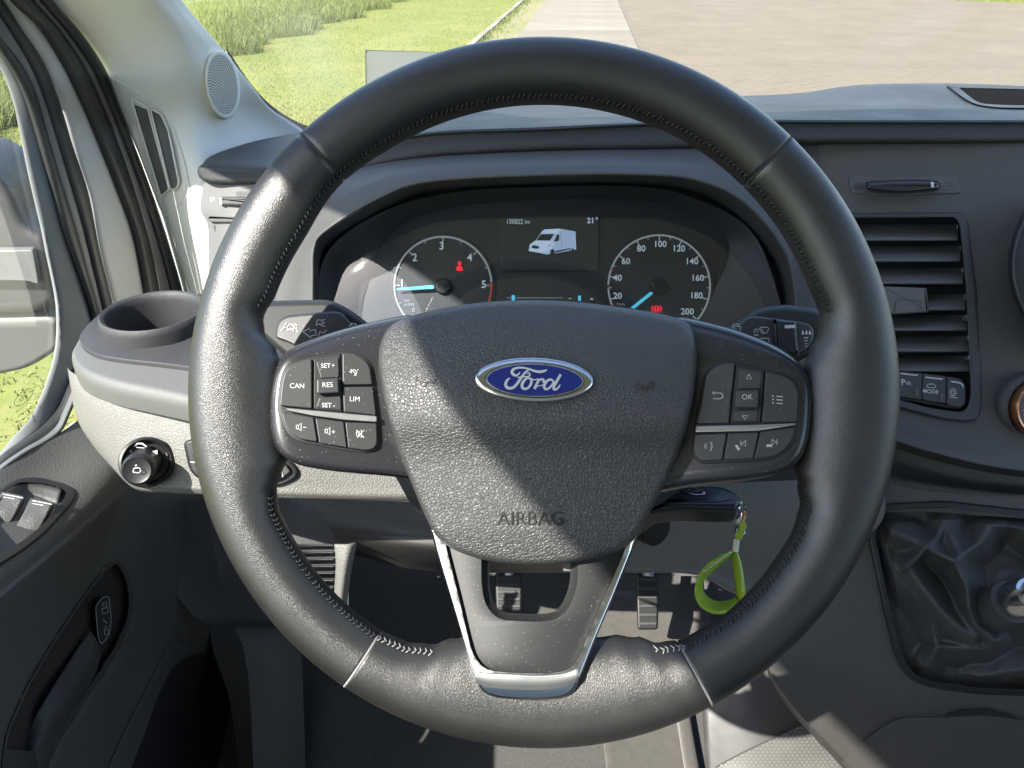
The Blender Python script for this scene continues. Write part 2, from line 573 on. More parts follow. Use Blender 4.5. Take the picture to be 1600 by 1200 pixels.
M['red_mark'] = material('red_marking', (0.35, 0.06, 0.04), 0.5, emit=(0.7, 0.1, 0.06), estr=0.05)
M['card'] = material('grey_paper_card', (0.42, 0.44, 0.40), 0.8, var=0.04)
M['card_edge'] = material('pale_paper_edge', (0.45, 0.47, 0.44), 0.8)
M['carpet'] = material('dark_carpet', (0.075, 0.072, 0.068), 0.95, spec=0.1, sheen=0.2, bumps=[('fine', 900, 0.9, 0.003)], var=0.5, vscale=250)
M['mat'] = material('grey_carpet_mat', (0.070, 0.065, 0.058), 0.95, spec=0.1, sheen=0.3, bumps=[('fine', 800, 0.8, 0.002)], var=0.35, vscale=60)
M['matrubber'] = material('studded_rubber', (0.05, 0.049, 0.046), 0.55, var=0.3, vscale=60)
M['stud'] = material('worn_stud_rubber', (0.12, 0.115, 0.105), 0.5)
M['stalk'] = material('stalk_plastic', (0.020, 0.020, 0.021), 0.55, spec=0.3)
M['face2'] = material('gauge_surround', (0.048, 0.050, 0.053), 0.5)
M['boot'] = material('gaiter_leather', (0.040, 0.039, 0.039), 0.48, spec=0.6, bumps=[('cell', 700, 0.45, 0.0005)])
M['lime'] = material('lime_leather', (0.33, 0.48, 0.03), 0.55, bumps=[('cell', 1500, 0.5, 0.0003), ('wave', 300, 0.1, 0.0003)], var=0.12, vscale=120)
M['lime_thread'] = material('pale_green_thread', (0.55, 0.62, 0.42), 0.8)
M['ivory'] = material('ivory_bead', (0.7, 0.66, 0.52), 0.4)
M['keyblack'] = material('key_black_plastic', (0.016, 0.018, 0.024), 0.3, coat=0.2)
M['copper'] = material('orange_bronze_ring', (0.62, 0.30, 0.16), 0.28, metal=1.0)
M['etch'] = material('black_glass_print', (0.02, 0.03, 0.02), 0.6)
M['metal_dull'] = material('dull_pedal_metal', (0.35, 0.35, 0.34), 0.45, metal=0.8)
from mathutils.bvhtree import BVHTree

def proj(p):
    q = p - EYE
    d = q.dot(FW)
    return 800 + q.dot(RT) / d * FPX, 600 - q.dot(UP) / d * FPX

def inpoly(x, y, poly):
    c = False
    for a, b in zip(poly, list(poly[1:]) + [poly[0]]):
        if (a[1] > y) != (b[1] > y) and x < (b[0] - a[0]) * (y - a[1]) / (b[1] - a[1]) + a[0]:
            c = not c
    return c

def conform(v, f, off=0.0):
    """depth field lying on a sheet, off metres further from the eye"""
    t = BVHTree.FromPolygons([Vector(p) for p in v], f)
    last = [0.7]
    def fn(px, py):
        dr = ray(px, py).normalized()
        h = t.ray_cast(EYE, dr)
        if h[0] is None:
            n = t.find_nearest(P(px, py, last[0]))
            return (n[0] - EYE).dot(FW) + off
        last[0] = (h[0] - EYE).dot(FW)
        return last[0] + off
    return fn

def surfd(name, rows, mat, parent=None, nu=6, nv=6, thick=0, cut=(), sharp=60):
    v, f = surfgeo(rows, nu, nv)
    dep = lambda off=0.0, vv=v, ff=list(f): conform(vv, ff, off)
    if cut:
        pj = [proj(p) for p in v]
        f = [q for q in f if not any(inpoly(sum(pj[i][0] for i in q) / 4, sum(pj[i][1] for i in q) / 4, c) for c in cut)]
    f = to_eye(v, f)
    o = build(name, v, f, mat, parent, sharp=sharp)
    if thick: thicken(o, thick, 0)
    return o, dep

E0 = EYE
def G(x, y, z=0.0):
    return Vector((x, y, z))
def Q(x, y, z):                   # world point with z measured from the eye
    return Vector((x, y, z + EYE.z))

# ================================================================== OUTSIDE
SL = 0.09
X_KERB, X_SLAB, X_ROAD, X_BANK = -2.35, -1.53, 1.0, -6.5
def sheet(name, pts, mat, z, kind='structure'):
    o = build(name, [(x, y, z) for x, y in pts], [tuple(range(len(pts)))], mat, smooth=False)
    tag(o, kind=kind)
    return o

def ground_mat(name, c1, c2, sc, bump=0.02):
    m = material(name, c1, 0.95, spec=0.1)
    t = m.node_tree; b = t.nodes['Principled BSDF']
    tc = nd(t, 'ShaderNodeTexCoord')
    n1 = nd(t, 'ShaderNodeTexNoise', Scale=sc, Detail=8.0, Roughness=0.7)
    n2 = nd(t, 'ShaderNodeTexNoise', Scale=sc * 0.07, Detail=4.0)
    t.links.new(tc.outputs['Object'], n1.inputs['Vector']); t.links.new(tc.outputs['Object'], n2.inputs['Vector'])
    ad = nd(t, 'ShaderNodeMath', operation='ADD'); t.links.new(n1.outputs['Fac'], ad.inputs[0]); t.links.new(n2.outputs['Fac'], ad.inputs[1])
    mr = nd(t, 'ShaderNodeMapRange'); mr.inputs['From Min'].default_value = 0.75; mr.inputs['From Max'].default_value = 1.25
    t.links.new(ad.outputs[0], mr.inputs['Value'])
    mx = nd(t, 'ShaderNodeMixRGB'); mx.inputs[1].default_value = (*c1, 1); mx.inputs[2].default_value = (*c2, 1)
    t.links.new(mr.outputs[0], mx.inputs[0]); t.links.new(mx.outputs[0], b.inputs['Base Color'])
    bp = nd(t, 'ShaderNodeBump', Strength=0.5, Distance=bump); t.links.new(n1.outputs['Fac'], bp.inputs['Height']); t.links.new(bp.outputs[0], b.inputs['Normal'])
    return m

M['soil'] = ground_mat('meadow_soil', (0.12, 0.15, 0.035), (0.18, 0.19, 0.055), 3)
M['lawn'] = ground_mat('mown_lawn', (0.125, 0.155, 0.04), (0.19, 0.19, 0.062), 9)
M['bare'] = ground_mat('sandy_verge', (0.24, 0.20, 0.125), (0.14, 0.16, 0.055), 4)
M['slab'] = ground_mat('concrete_slab', (0.178, 0.156, 0.121), (0.228, 0.202, 0.159), 5, 0.003)
def tone_by_object(m, amt):
    t = m.node_tree; b = t.nodes['Principled BSDF']
    src = b.inputs['Base Color'].links[0].from_socket
    oi = nd(t, 'ShaderNodeObjectInfo')
    mr = nd(t, 'ShaderNodeMapRange'); mr.inputs['To Min'].default_value = 1 - amt; mr.inputs['To Max'].default_value = 1 + amt
    mx = nd(t, 'ShaderNodeMixRGB', blend_type='MULTIPLY'); mx.inputs[0].default_value = 1
    t.links.new(oi.outputs['Random'], mr.inputs[0]); t.links.new(src, mx.inputs[1]); t.links.new(mr.outputs[0], mx.inputs[2])
    t.links.new(mx.outputs[0], b.inputs['Base Color'])
tone_by_object(M['slab'], 0.10)
M['edging'] = material('edging_clay', (0.15, 0.125, 0.095), 0.9, spec=0.2, var=0.3, vscale=3)
M['joint'] = material('dark_joint', (0.10, 0.088, 0.065), 0.95)
M['kerb'] = ground_mat('kerb_concrete', (0.185, 0.165, 0.135), (0.25, 0.225, 0.185), 12, 0.004)
tone_by_object(M['kerb'], 0.12)
def brick_mat():
    m = material('clay_pavers', (0.38, 0.30, 0.20), 0.9, spec=0.2)
    t = m.node_tree; b = t.nodes['Principled BSDF']
    tc = nd(t, 'ShaderNodeTexCoord')
    mp = nd(t, 'ShaderNodeMapping'); mp.inputs['Rotation'].default_value = (0, 0, R(40))
    br = nd(t, 'ShaderNodeTexBrick', Scale=1.0)
    br.inputs['Color1'].default_value = (0.170, 0.139, 0.098, 1); br.inputs['Color2'].default_value = (0.148, 0.121, 0.086, 1)
    br.inputs['Mortar'].default_value = (0.112, 0.09, 0.065, 1)
    br.inputs['Brick Width'].default_value = 0.21; br.inputs['Row Height'].default_value = 0.105; br.inputs['Mortar Size'].default_value = 0.006
    ns = nd(t, 'ShaderNodeTexNoise', Scale=0.8, Detail=6.0)
    hs = nd(t, 'ShaderNodeMixRGB', blend_type='MULTIPLY'); hs.inputs[0].default_value = 0.8
    rp = nd(t, 'ShaderNodeMapRange'); rp.inputs['To Min'].default_value = 0.72; rp.inputs['To Max'].default_value = 1.28
    t.links.new(tc.outputs['Object'], mp.inputs[0]); t.links.new(mp.outputs[0], br.inputs[0]); t.links.new(tc.outputs['Object'], ns.inputs[0])
    t.links.new(ns.outputs['Fac'], rp.inputs[0]); t.links.new(br.outputs[0], hs.inputs[1]); t.links.new(rp.outputs[0], hs.inputs[2])
    t.links.new(hs.outputs[0], b.inputs['Base Color'])
    return m
M['brick'] = brick_mat()
M['paver'] = material('loose_paver_clay', (0.159, 0.130, 0.092), 0.9, spec=0.2, var=0.08, vscale=2.2)
M['blade'] = material('mown_grass_blade', (0.135, 0.175, 0.042), 0.7, spec=0.2, var=0.35, vscale=1.2, stain=(0.20, 0.185, 0.062))
M['tall'] = material('tall_grass_blade', (0.105, 0.155, 0.033), 0.7, spec=0.2, var=0.4, vscale=2.0, stain=(0.17, 0.18, 0.065))

sheet('ground', [(-600, -400), (600, -400), (600, 900), (-600, 900)], M['soil'], 0)
y0, y1 = -6, 60
def lane(xa, xb, ya=y0, yb=y1):
    return [(xa + SL * ya, ya), (xb + SL * ya, ya), (xb + SL * yb, yb), (xa + SL * yb, yb)]
sheet('lawn', [(X_BANK + SL * y0, y0), (-1.60 + SL * y0, y0), (-1.60 + SL * 4.2, 4.2), (X_KERB + SL * 4.2, 4.2), (X_KERB + SL * y1, y1), (X_BANK + SL * y1, y1)], M['lawn'], 0.008)
sheet('verge', lane(X_KERB + 0.14, X_SLAB, 4.2), M['bare'], 0.012)
sheet('road', [(X_ROAD + SL * y0, y0), (60, y0), (60, 21), (22, 25.4), (17.3, 28.6), (15.4, 30.4), (15.2, 33), (17, 60), (X_ROAD + SL * 60, 60)], M['brick'], 0.012)
fp = sheet('footpath', lane(X_SLAB, X_ROAD), M['joint'], 0.010)
# big concrete slabs, laid one by one
slab0 = None
sl_u = Vector((SL, 1, 0)).normalized()
def oblique(lx, ly, h):
    a = [(0, 0), (lx, 0), (lx + SL * ly, ly), (SL * ly, ly)]
    return [Vector((x, y, 0)) for x, y in a] + [Vector((x, y, h)) for x, y in a]
for k in range(18):
    ya = -2.3 + k * 2.0
    if slab0 is None:
        g = 0.028
        vv = oblique(X_ROAD - X_SLAB - 0.01, 2.0 - g, 0.03)
        slab0 = build('slab', [v + Vector((X_SLAB + 0.005 + SL * ya, ya, 0.002)) for v in vv], [(4, 5, 6, 7), (0, 1, 5, 4), (1, 2, 6, 5), (2, 3, 7, 6), (3, 0, 4, 7)], M['slab'], fp, smooth=False)
        base = slab0.location.copy()
        s = slab0
    else:
        s = slab0.copy(); COL.objects.link(s); s.parent = fp
    s.location = base + Vector((SL * 2.0 * k, 2.0 * k, random.uniform(-0.002, 0.003)))
# kerb stones
kb = thing('kerb', 'low pale concrete kerb between the mown lawn and the concrete footpath', 'kerb', G(X_KERB, 0, 0))
k0 = None
for k in range(30):
    ya = 4.2 + k * 1.0
    if k0 is None:
        vv = oblique(0.12, 0.985, 0.085)
        k0 = build('kerb_stone', [v + Vector((X_KERB + SL * ya, ya, 0.0)) for v in vv], [(4, 5, 6, 7), (0, 1, 5, 4), (1, 2, 6, 5), (2, 3, 7, 6), (3, 0, 4, 7)], M['kerb'], kb, smooth=False)
        kbase = k0.location.copy(); s = k0
    else:
        s = k0.copy(); COL.objects.link(s); s.parent = kb
    s.location = kbase + Vector((SL * k + random.uniform(-0.008, 0.008), k, random.uniform(-0.006, 0.006)))
# single pavers of the near part of the road (joined; the material goes on beyond)
mb = MB()
c40, s40 = math.cos(R(40)), math.sin(R(40))
for i in range(-10, 120):
    for j in range(-130, 130):
        u = i * 0.21 + (0.105 if j % 2 else 0); w = j * 0.105
        x = u * c40 - w * s40 + 1.0; y = u * s40 + w * c40 + 5
        if not (6.0 < y < 13.5 and X_ROAD + SL * y + 0.12 < x < 1.5 + 0.72 * y): continue
        h = 0.016 + random.uniform(-0.0012, 0.0012); tx, ty = random.uniform(-.0006, .0006), random.uniform(-.0006, .0006)
        q = []
        for a, b in ((-1, -1), (1, -1), (1, 1), (-1, 1)):
            lu, lw = a * 0.1035, b * 0.051
            q.append((x + lu * c40 - lw * s40, y + lu * s40 + lw * c40, h + a * tx + b * ty))
        mb.add([Vector(p) for p in q] + [Vector((p[0], p[1], 0.011)) for p in q], [(0, 1, 2, 3), (0, 4, 5, 1), (1, 5, 6, 2), (2, 6, 7, 3), (3, 7, 4, 0)])
tag(mb.build('road_pavers', M['paver'], smooth=False), kind='stuff')
# edge row between path and road
eb = MB()
for k in range(150):
    ya = 3 + k * 0.21
    vv = oblique(0.10, 0.2, 0.034)
    eb.add([v + Vector((X_ROAD + 0.01 + SL * ya, ya, random.uniform(-0.003, 0.003))) for v in vv], [(4, 5, 6, 7), (0, 1, 5, 4), (1, 2, 6, 5), (2, 3, 7, 6), (3, 0, 4, 7)])
tag(eb.build('edging_bricks', M['edging'], smooth=False), kind='stuff')

def blades(name, n, place, hmin, hmax, w, lean, mat):
    rs = np.random.RandomState(5 + n)
    x, y = place(rs, n)
    h = rs.uniform(hmin, hmax, n); a = rs.uniform(0, 2 * np.pi, n); la = rs.uniform(0, 2 * np.pi, n); ll = rs.uniform(0.1, lean, n) * h
    wd = w * rs.uniform(0.6, 1.3, n)
    ca, sa = np.cos(a) * wd, np.sin(a) * wd
    lx, ly = np.cos(la) * ll, np.sin(la) * ll
    z0 = np.zeros(n)
    v = np.empty((n, 5, 3))
    v[:, 0] = np.stack([x - ca, y - sa, z0], 1); v[:, 1] = np.stack([x + ca, y + sa, z0], 1)
    v[:, 2] = np.stack([x + ca * .7 + lx * .35, y + sa * .7 + ly * .35, h * .6], 1); v[:, 3] = np.stack([x - ca * .7 + lx * .35, y - sa * .7 + ly * .35, h * .6], 1)
    v[:, 4] = np.stack([x + lx, y + ly, h * (1 - .3 * ll / h)], 1)
    me = bpy.data.meshes.new(name)
    me.vertices.add(n * 5); me.vertices.foreach_set('co', v.ravel())
    b = np.arange(n)[:, None] * 5
    loops = np.concatenate([b + np.array([0, 1, 2, 3]), b + np.array([3, 2, 4])], 1).ravel()
    me.loops.add(n * 7); me.loops.foreach_set('vertex_index', loops.astype(np.int32))
    st = np.stack([np.arange(n) * 7, np.arange(n) * 7 + 4], 1).ravel()
    me.polygons.add(n * 2); me.polygons.foreach_set('loop_start', st.astype(np.int32)); me.polygons.foreach_set('loop_total', np.tile([4, 3], n).astype(np.int32))
    me.materials.append(mat); me.update(calc_edges=True); me.validate()
    o = bpy.data.objects.new(name, me); COL.objects.link(o)
    return tag(o, kind='stuff')

def pl_lawn(rs, n):
    k = int(n * 0.62)
    y = np.concatenate([6 + 26 * rs.rand(k) ** 1.5, 1.5 + 9 * rs.rand(n - k)])
    xl, xr = X_BANK + SL * y, np.where(y < 4.2, -1.62, X_KERB - 0.02) + SL * y
    return xl + (xr - xl) * rs.rand(n), y
def pl_tall(rs, n):
    k = int(n * 0.6)
    y = np.concatenate([9 + 34 * rs.rand(k) ** 1.3, 2 + 12 * rs.rand(n - k)])
    e = rs.exponential(1.8, n)
    x = X_BANK + SL * y - e + 0.25 * np.sin(y * 1.7) + 0.15 * np.sin(y * 4.1)
    return x, y
def pl_weed(rs, n):
    y = 8 + 24 * rs.rand(n)
    return X_KERB + SL * y + 0.13 + rs.exponential(0.10, n), y
blades('lawn_grass', 90000, pl_lawn, 0.012, 0.04, 0.005, 0.9, M['blade'])
blades('tall_grass', 110000, pl_tall, 0.08, 0.36, 0.0042, 1.2, M['tall'])
def pl_far(rs, n):
    x = 15.6 + 22 * rs.rand(n) ** 1.5; y = np.interp(x, [15.4, 17.3, 22, 60], [30.6, 28.8, 25.6, 21.2]) + 8 * rs.rand(n) ** 1.6
    return x, y
blades('verge_grass', 6000, pl_far, 0.05, 0.35, 0.008, 0.9, M['tall'])
blades('kerb_weeds', 2500, pl_weed, 0.03, 0.14, 0.009, 0.9, M['tall'])

# ================================================================== VAN BODY
van = thing('van_cab', 'cab body of the van: painted pillar, roof, floor and windscreen round the dashboard', 'van', Q(0, 0.2, -0.99))
SHADE_RAIL = [(0.87, -0.13), (0.78, -0.04), (0.66, 0.05), (0.54, 0.135), (0.38, 0.262), (0.24, 0.362), (0.10, 0.445), (-0.04, 0.50), (-0.2, 0.528), (-0.30, 0.556), (-0.37, 0.580), (-0.5, 0.63), (-0.95, 0.80)]  # unseen rail, its rising path shaped so the shadow edge crosses the wheel
rl = spline([Vector((0, y, z)) for y, z in SHADE_RAIL], 4)
def railgeo(x0, x1, h):
    v = []
    for p in rl:
        for dxx, hh in ((x0, 0), (x1, 0.0), (x1, h), (x0, h)):
            v.append(Q(dxx, p.y + hh * 0.5, p.z + hh))
    return v, gridfaces(len(rl), 4, True)
build('shading_roof_rail', *railgeo(-0.535, -0.515, 0.22), M['paint'], van, recalc=True, sharp=30)
# roof skin and felt headliner below it
prof = [(0.36, 0.44), (0.25, 0.50), (0.0, 0.62), (-0.5, 0.78), (-0.98, 0.86)]
rows_r = [[Q(x, y, z + 0.04 * (1 - ((x - 0.4) / 1.0) ** 2)) for x in (-0.53, -0.3, 0.1, 0.6, 1.1, 1.42)] for y, z in prof]
surf('roof', rows_r, M['paint'], van, 3, 3, thick=0.012)
surf('headliner', [[p - Vector((0, 0, 0.035)) for p in r] for r in rows_r], M['headliner'], van, 3, 3, thick=0.006)
# rear bulkhead, floor, far side
box('bulkhead', Q(0.4, -1.0, -0.1), Vector((1.02, 0, 0)), Vector((0, 0.012, 0)), Vector((0, 0, 0.92)), M['headliner'], van)
tag(van.children[-1])
box('far_door_panel', Q(1.40, 0.1, -0.72), Vector((0.012, 0, 0)), Vector((0, 1.1, 0)), Vector((0, 0, 0.36)), M['light'], van)
box('cab_floor', Q(0.4, 0.35, -0.985), Vector((1.0, 0, 0)), Vector((0, 1.34, 0)), Vector((0, 0, 0.008)), M['carpet'], van)
box('firewall', Q(0.4, 1.25, -0.66), Vector((1.0, 0, 0)), Vector((0, 0.01, 0)), Vector((0, 0, 0.33)), M['carpet'], van)
# windscreen
ws = surf('windscreen', [[Q(x, 0.37, 0.44) for x in (-.47, -.2, .3, .8, 1.35)],
                         [(150, -120, .80), (500, -150, .92), (900, -155, .95), (1500, -150, .97), (2500, -150, .95)],
                         [(300, 15, .90), (600, 10, 1.10), (900, 10, 1.14), (1500, 10, 1.15), (2300, 10, 1.10)],
                         [(465, 212, 1.22), (700, 200, 1.42), (1000, 195, 1.48), (1500, 190, 1.48), (2200, 190, 1.40)]], M['windscreen'], van, 5, 5)
ws_d = conform([Vector(v.co) + WORLD['windscreen'] for v in ws.data.vertices], [tuple(p.vertices) for p in ws.data.polygons])
fr = spline([Vector((352, 78)), Vector((385, 128)), Vector((415, 163)), Vector((445, 186)), Vector((478, 203)), Vector((540, 222)), Vector((640, 236))], 6)
wd = [3, 3.5, 4, 5, 6.5, 9, 14, 24]
v, f = strokegeo([tuple(p) for p in fr], [4 + 14 * (i / len(fr)) ** 1.5 for i in range(len(fr))], lambda x, y: 1.17 + (x - 352) * 0.0006)
thicken(build('windscreen_black_border', v, f, M['black'], van), 0.003)

# ---------------------------------------------------------------- strips of the door aperture
def track(pts, x, n=44):
    f = dx(x)
    return resample([P(p.x, p.y, f(p.x, p.y)) for p in spline([Vector(q) for q in pts], 6)], n)
def strip(name, a, xa, b, xb, mat, parent, bulge=0.0, nb=5, thick=0.004, vec=None):
    A, B = track(a, xa), track(b, xb)
    rows = []
    for k in range(nb + 1):
        t = k / nb
        bl = bulge * math.sin(math.pi * t) ** 0.7
        rows.append([p.lerp(q, t) + (EYE - p).normalized() * bl for p, q in zip(A, B)])
    o = build(name, [p for r in rows for p in r], gridfaces(nb + 1, len(A)), mat, parent, sharp=60)
    thicken(o, thick, 0)
    return o
B0 = [(-110, -60), (-48, 25), (0, 102), (18, 150), (33, 216), (48, 285), (66, 360), (72, 390), (87, 462), (90, 505), (87, 548), (75, 591), (64, 620), (45, 657), (22, 684), (0, 712), (-60, 775)]
B1 = [(-75, -60), (-30, 25), (0, 78), (18, 105), (39, 150), (60, 216), (78, 282), (99, 360), (120, 420), (138, 470), (143, 505), (136, 545), (118, 580), (97, 630), (84, 650), (67, 668), (37, 690), (0, 717), (-60, 785)]
B2a = [(-75, -60), (-30, 25), (0, 78), (18, 105), (39, 150), (60, 216), (78, 282), (99, 360), (120, 420), (141, 480), (150, 520)]
B2 = [(-65, -60), (-22, 25), (0, 62), (30, 99), (54, 147), (72, 210), (93, 282), (117, 360), (133, 420), (149, 480), (158, 520)]
B3 = [(-50, -60), (-8, 15), (12, 45), (40, 93), (63, 145), (84, 210), (103, 275), (126, 352), (141, 412), (157, 480), (166, 520)]
B4 = [(-30, -60), (8, 8), (30, 45), (66, 99), (93, 168), (111, 228), (135, 300), (153, 390), (168, 450), (182, 510)]
B5 = [(-22, -60), (18, 0), (60, 39), (99, 99), (129, 162), (156, 228), (180, 288), (207, 360), (222, 432), (232, 500)]
B6 = [(8, -60), (48, -2), (92, 48), (132, 108), (163, 175), (188, 238), (209, 300), (229, 370), (244, 436), (254, 500)]
B6b = [(22, -60), (62, -2), (104, 48), (146, 110), (178, 182), (202, 245), (224, 308), (245, 378), (262, 440), (272, 500)]
B7 = [(38, -60), (78, 0), (124, 52), (165, 114), (192, 186), (222, 264), (249, 339), (268, 400), (284, 456), (296, 510)]
# silver body strip and the rubber seal belong to the cab
strip('door_pillar', B4, -0.50, B5, -0.487, M['pillarpaint'], van, 0.004)
strip('aperture_seal', B5, -0.484, B6, -0.476, M['rubber'], van, 0.010)
strip('seal_flange', B6, -0.478, B6b, -0.472, M['flange'], van, 0.002)
strip('inner_seal', B6b, -0.472, B7, -0.466, M['rubber'], van, 0.008)

# ================================================================== DRIVER'S DOOR
door = thing('driver_door', 'dark grey left-hand van door with window glass, black seals and window switches', 'van door', Q(-0.5, 0.3, -0.95))
strip('window_frame', B0, -0.520, B1, -0.510, M['sash'], door, 0.0012)
strip('glass_seal', B2a, -0.508, B2, -0.504, M['rubber'], door, 0.005)
strip('frame_edge', B2, -0.506, B3, -0.503, M['flange'], door, 0.001)
strip('frame_seal', B3, -0.504, B4, -0.498, M['rubber'], door, 0.006)
SILL = [(143, 560), (124, 590), (102, 640), (91, 664), (70, 684), (37, 704), (0, 730), (-60, 782)]
SILL2 = [(150, 566), (128, 600), (107, 648), (95, 673), (73, 691), (38, 710), (0, 738), (-60, 792)]
strip('sill_seal', [(136, 545), (118, 580), (97, 630), (84, 650), (67, 668), (37, 690), (0, 717), (-60, 785)], -0.508, SILL, -0.497, M['rubber'], door, 0.004)
strip('sill_edge', SILL, -0.497, SILL2, -0.487, M['flange'], door, 0.002)
# pane: fills the opening and runs back beside the seat
gp = spline([Vector((0, y, z)) for y, z in [(0.86, -0.10), (0.83, -0.2), (0.83, -0.36), (0.77, -0.42), (0.60, -0.48), (-0.93, -0.46), (-0.93, 0.74), (-0.5, 0.67), (-0.1, 0.515), (0.33, 0.35), (0.62, 0.13), (0.80, -0.03)]], 2, True)
pane = build('window_pane', [Q(-0.524, p.y, p.z) for p in gp], [tuple(range(len(gp)))], M['glass'], door, smooth=False)
# print baked into the lower corner of the pane
mk = dx(-0.5225)
def rot2(pts, cx, cy, a, sx=1, sy=1):
    c, s = math.cos(R(a)), math.sin(R(a))
    return [(cx + x * sx * c - y * sy * s, cy + x * sx * s + y * sy * c) for x, y in pts]
sig = [[(-9, 2), (-7, -3), (-5, 3), (-3, -2), (-2, 3), (0, -3), (2, 2), (3, -4), (5, 2), (6, -5), (9, -4), (5, -6)]]
st = [([tuple(p) for p in ellipse(37, 621, 18.5, 8, 28, -42)], 0.8, True)] + [(rot2(s, 37, 621, -42, 1, 1), 1.3) for s in sig]
for r, (cx, cy, wdt) in enumerate([(38, 636, 26), (44, 641, 34), (47, 648, 44), (50, 655, 20), (34, 662, 8)]):
    for k in range(int(wdt / 2.6)):
        x = -wdt / 2 + k * 2.6
        st.append((rot2([(x, 0), (x + random.uniform(1.0, 2.0), random.uniform(-.5, .5))], cx - 2, cy, -36), 1.1))
legend('glass_print', M['etch'], mk, pane, strokes=st)
tag(door.children[-1])
# metal below the sill
box('outer_skin', Q(-0.60, -0.05, -0.80), Vector((0.012, 0, 0)), Vector((0, 0.95, 0)), Vector((0, 0, 0.22)), M['paint'], door)
# moulded door card: sill shelf, rolled edge, upright side
def X(px, py, x): return (px, py, dx(x)(px, py))
card_rows = [
    [X(-90, 806, -.487), X(0, 735, -.487), X(60, 697, -.487), X(112, 664, -.487), X(180, 612, -.487), X(240, 560, -.487)],
    [X(-90, 850, -.46), X(0, 790, -.46), X(70, 740, -.46), X(135, 690, -.46), X(205, 640, -.46), X(280, 590, -.46)],
    [X(-90, 930, -.42), X(0, 868, -.42), X(100, 790, -.42), X(175, 722, -.42), X(250, 676, -.42), X(330, 630, -.42)],
    [X(-90, 985, -.404), X(0, 920, -.404), X(118, 822, -.404), X(200, 752, -.404), X(290, 706, -.404), X(370, 660, -.404)],
    [X(-90, 1040, -.398), X(0, 975, -.398), X(132, 868, -.398), X(222, 790, -.398), X(320, 745, -.398), X(400, 700, -.398)],
    [X(-90, 1320, -.405), X(40, 1200, -.405), X(215, 1010, -.405), X(310, 880, -.405), X(400, 810, -.405), X(460, 760, -.405)],
    [X(-90, 1700, -.42), X(120, 1460, -.42), X(315, 1200, -.42), X(400, 1000, -.42), X(470, 900, -.42), X(520, 820, -.42)]]
SW_OUT = roundpoly([(-60, 806, 2), (-14, 775, 8), (26, 747, 14), (60, 745, 14), (104, 756, 16), (122, 768, 12), (110, 790, 14), (72, 832, 10), (40, 858, 12), (0, 883, 8), (-60, 912, 2)], 8, 4)
SW_IN = roundpoly([(-60, 814, 1), (-6, 779, 6), (30, 753, 8), (68, 755, 8), (98, 763, 8), (104, 770, 5), (94, 790, 8), (62, 824, 6), (34, 846, 8), (0, 866, 4), (-60, 896, 1)], 5, 4)
PULL = roundpoly([(0, 1230, 2), (8, 1150, 20), (40, 1075, 20), (88, 993, 20), (140, 918, 20), (168, 882, 14), (186, 874, 10), (203, 898, 16), (210, 938, 16), (205, 974, 20), (180, 1025, 20), (135, 1092, 20), (92, 1160, 20), (60, 1230, 2)], 14, 5)
for r_ in card_rows:              # the card runs on back beside the seat
    p_ = V(r_[0])
    r_[:0] = [Q(p_.x, -0.95, p_.z - EYE.z), Q(p_.x, -0.30, p_.z - EYE.z), Q(p_.x, 0.20, p_.z - EYE.z)]
card, card_d = surfd('door_card', card_rows, M['doorcard'], door, 24, 18, cut=[[tuple(p) for p in inset([Vector(q) for q in SW_OUT], 5)], [tuple(p) for p in inset([Vector(q) for q in PULL], 3.0)]])
thicken(card, 0.003, -1)
# window switches
plate('switch_bezel', SW_OUT, card_d(-0.003), M['black'], door, thick=0.012, bevel=4, bh=0.002, holes=[SW_IN])
plate('switch_tray', inset(SW_IN, -2), card_d(0.010), M['mid'], door, thick=0.004, bevel=0)
tr = card_d(0.0)
surf('switch_lip', [[(-40, 812, tr(0, 790) - .0), (-4, 781, tr(0, 790)), (30, 756, tr(30, 756)), (66, 757, tr(66, 757)), (96, 765, tr(90, 765))],
                    [(-40, 830, tr(0, 790) + .012), (6, 796, tr(6, 796) + .011), (36, 778, tr(36, 778) + .011), (64, 780, tr(64, 780) + .011), (90, 788, tr(88, 788) + .011)]], M['mid'], door, 6, 3, thick=0.001)
for k, (px, py) in enumerate([(14, 781), (59, 791)]):
    sw = surf('window_switch', [[(px - 10 - 8 * 0, py - 9, tr(px, py) - .000), (px + 8, py - 6, tr(px, py) - .000), (px + 24, py - 2, tr(px, py) - .000)],
                               [(px - 14, py - 1, tr(px, py) - .005), (px + 4, py + 2, tr(px, py) - .005), (px + 20, py + 6, tr(px, py) - .005)],
                               [(px - 26, py + 22, tr(max(0, px - 10), py + 20) + .002), (px - 8, py + 28, tr(max(0, px - 5), py + 20) + .001), (px + 4, py + 34, tr(px, py + 20) + .001)],
                               [(px - 50, py + 58, tr(max(0, px - 30), py + 40) + .010), (px - 32, py + 62, tr(max(0, px - 20), py + 40) + .010), (px - 22, py + 66, tr(max(0, px - 15), py + 40) + .010)]], M['mid'], door, 5, 5, thick=0.006)
    dd = lambda x, y, q=tr(px, py): q - .0066
    legend('switch_mark', M['white'], dd, sw, polys=[[(px - 10, py - 5), (px + 9, py - 2), (px + 6, py + 1), (px - 6, py - 1)]], strokes=[([(px - 9, py - 9), (px + 22, py - 3)], 1.2)])
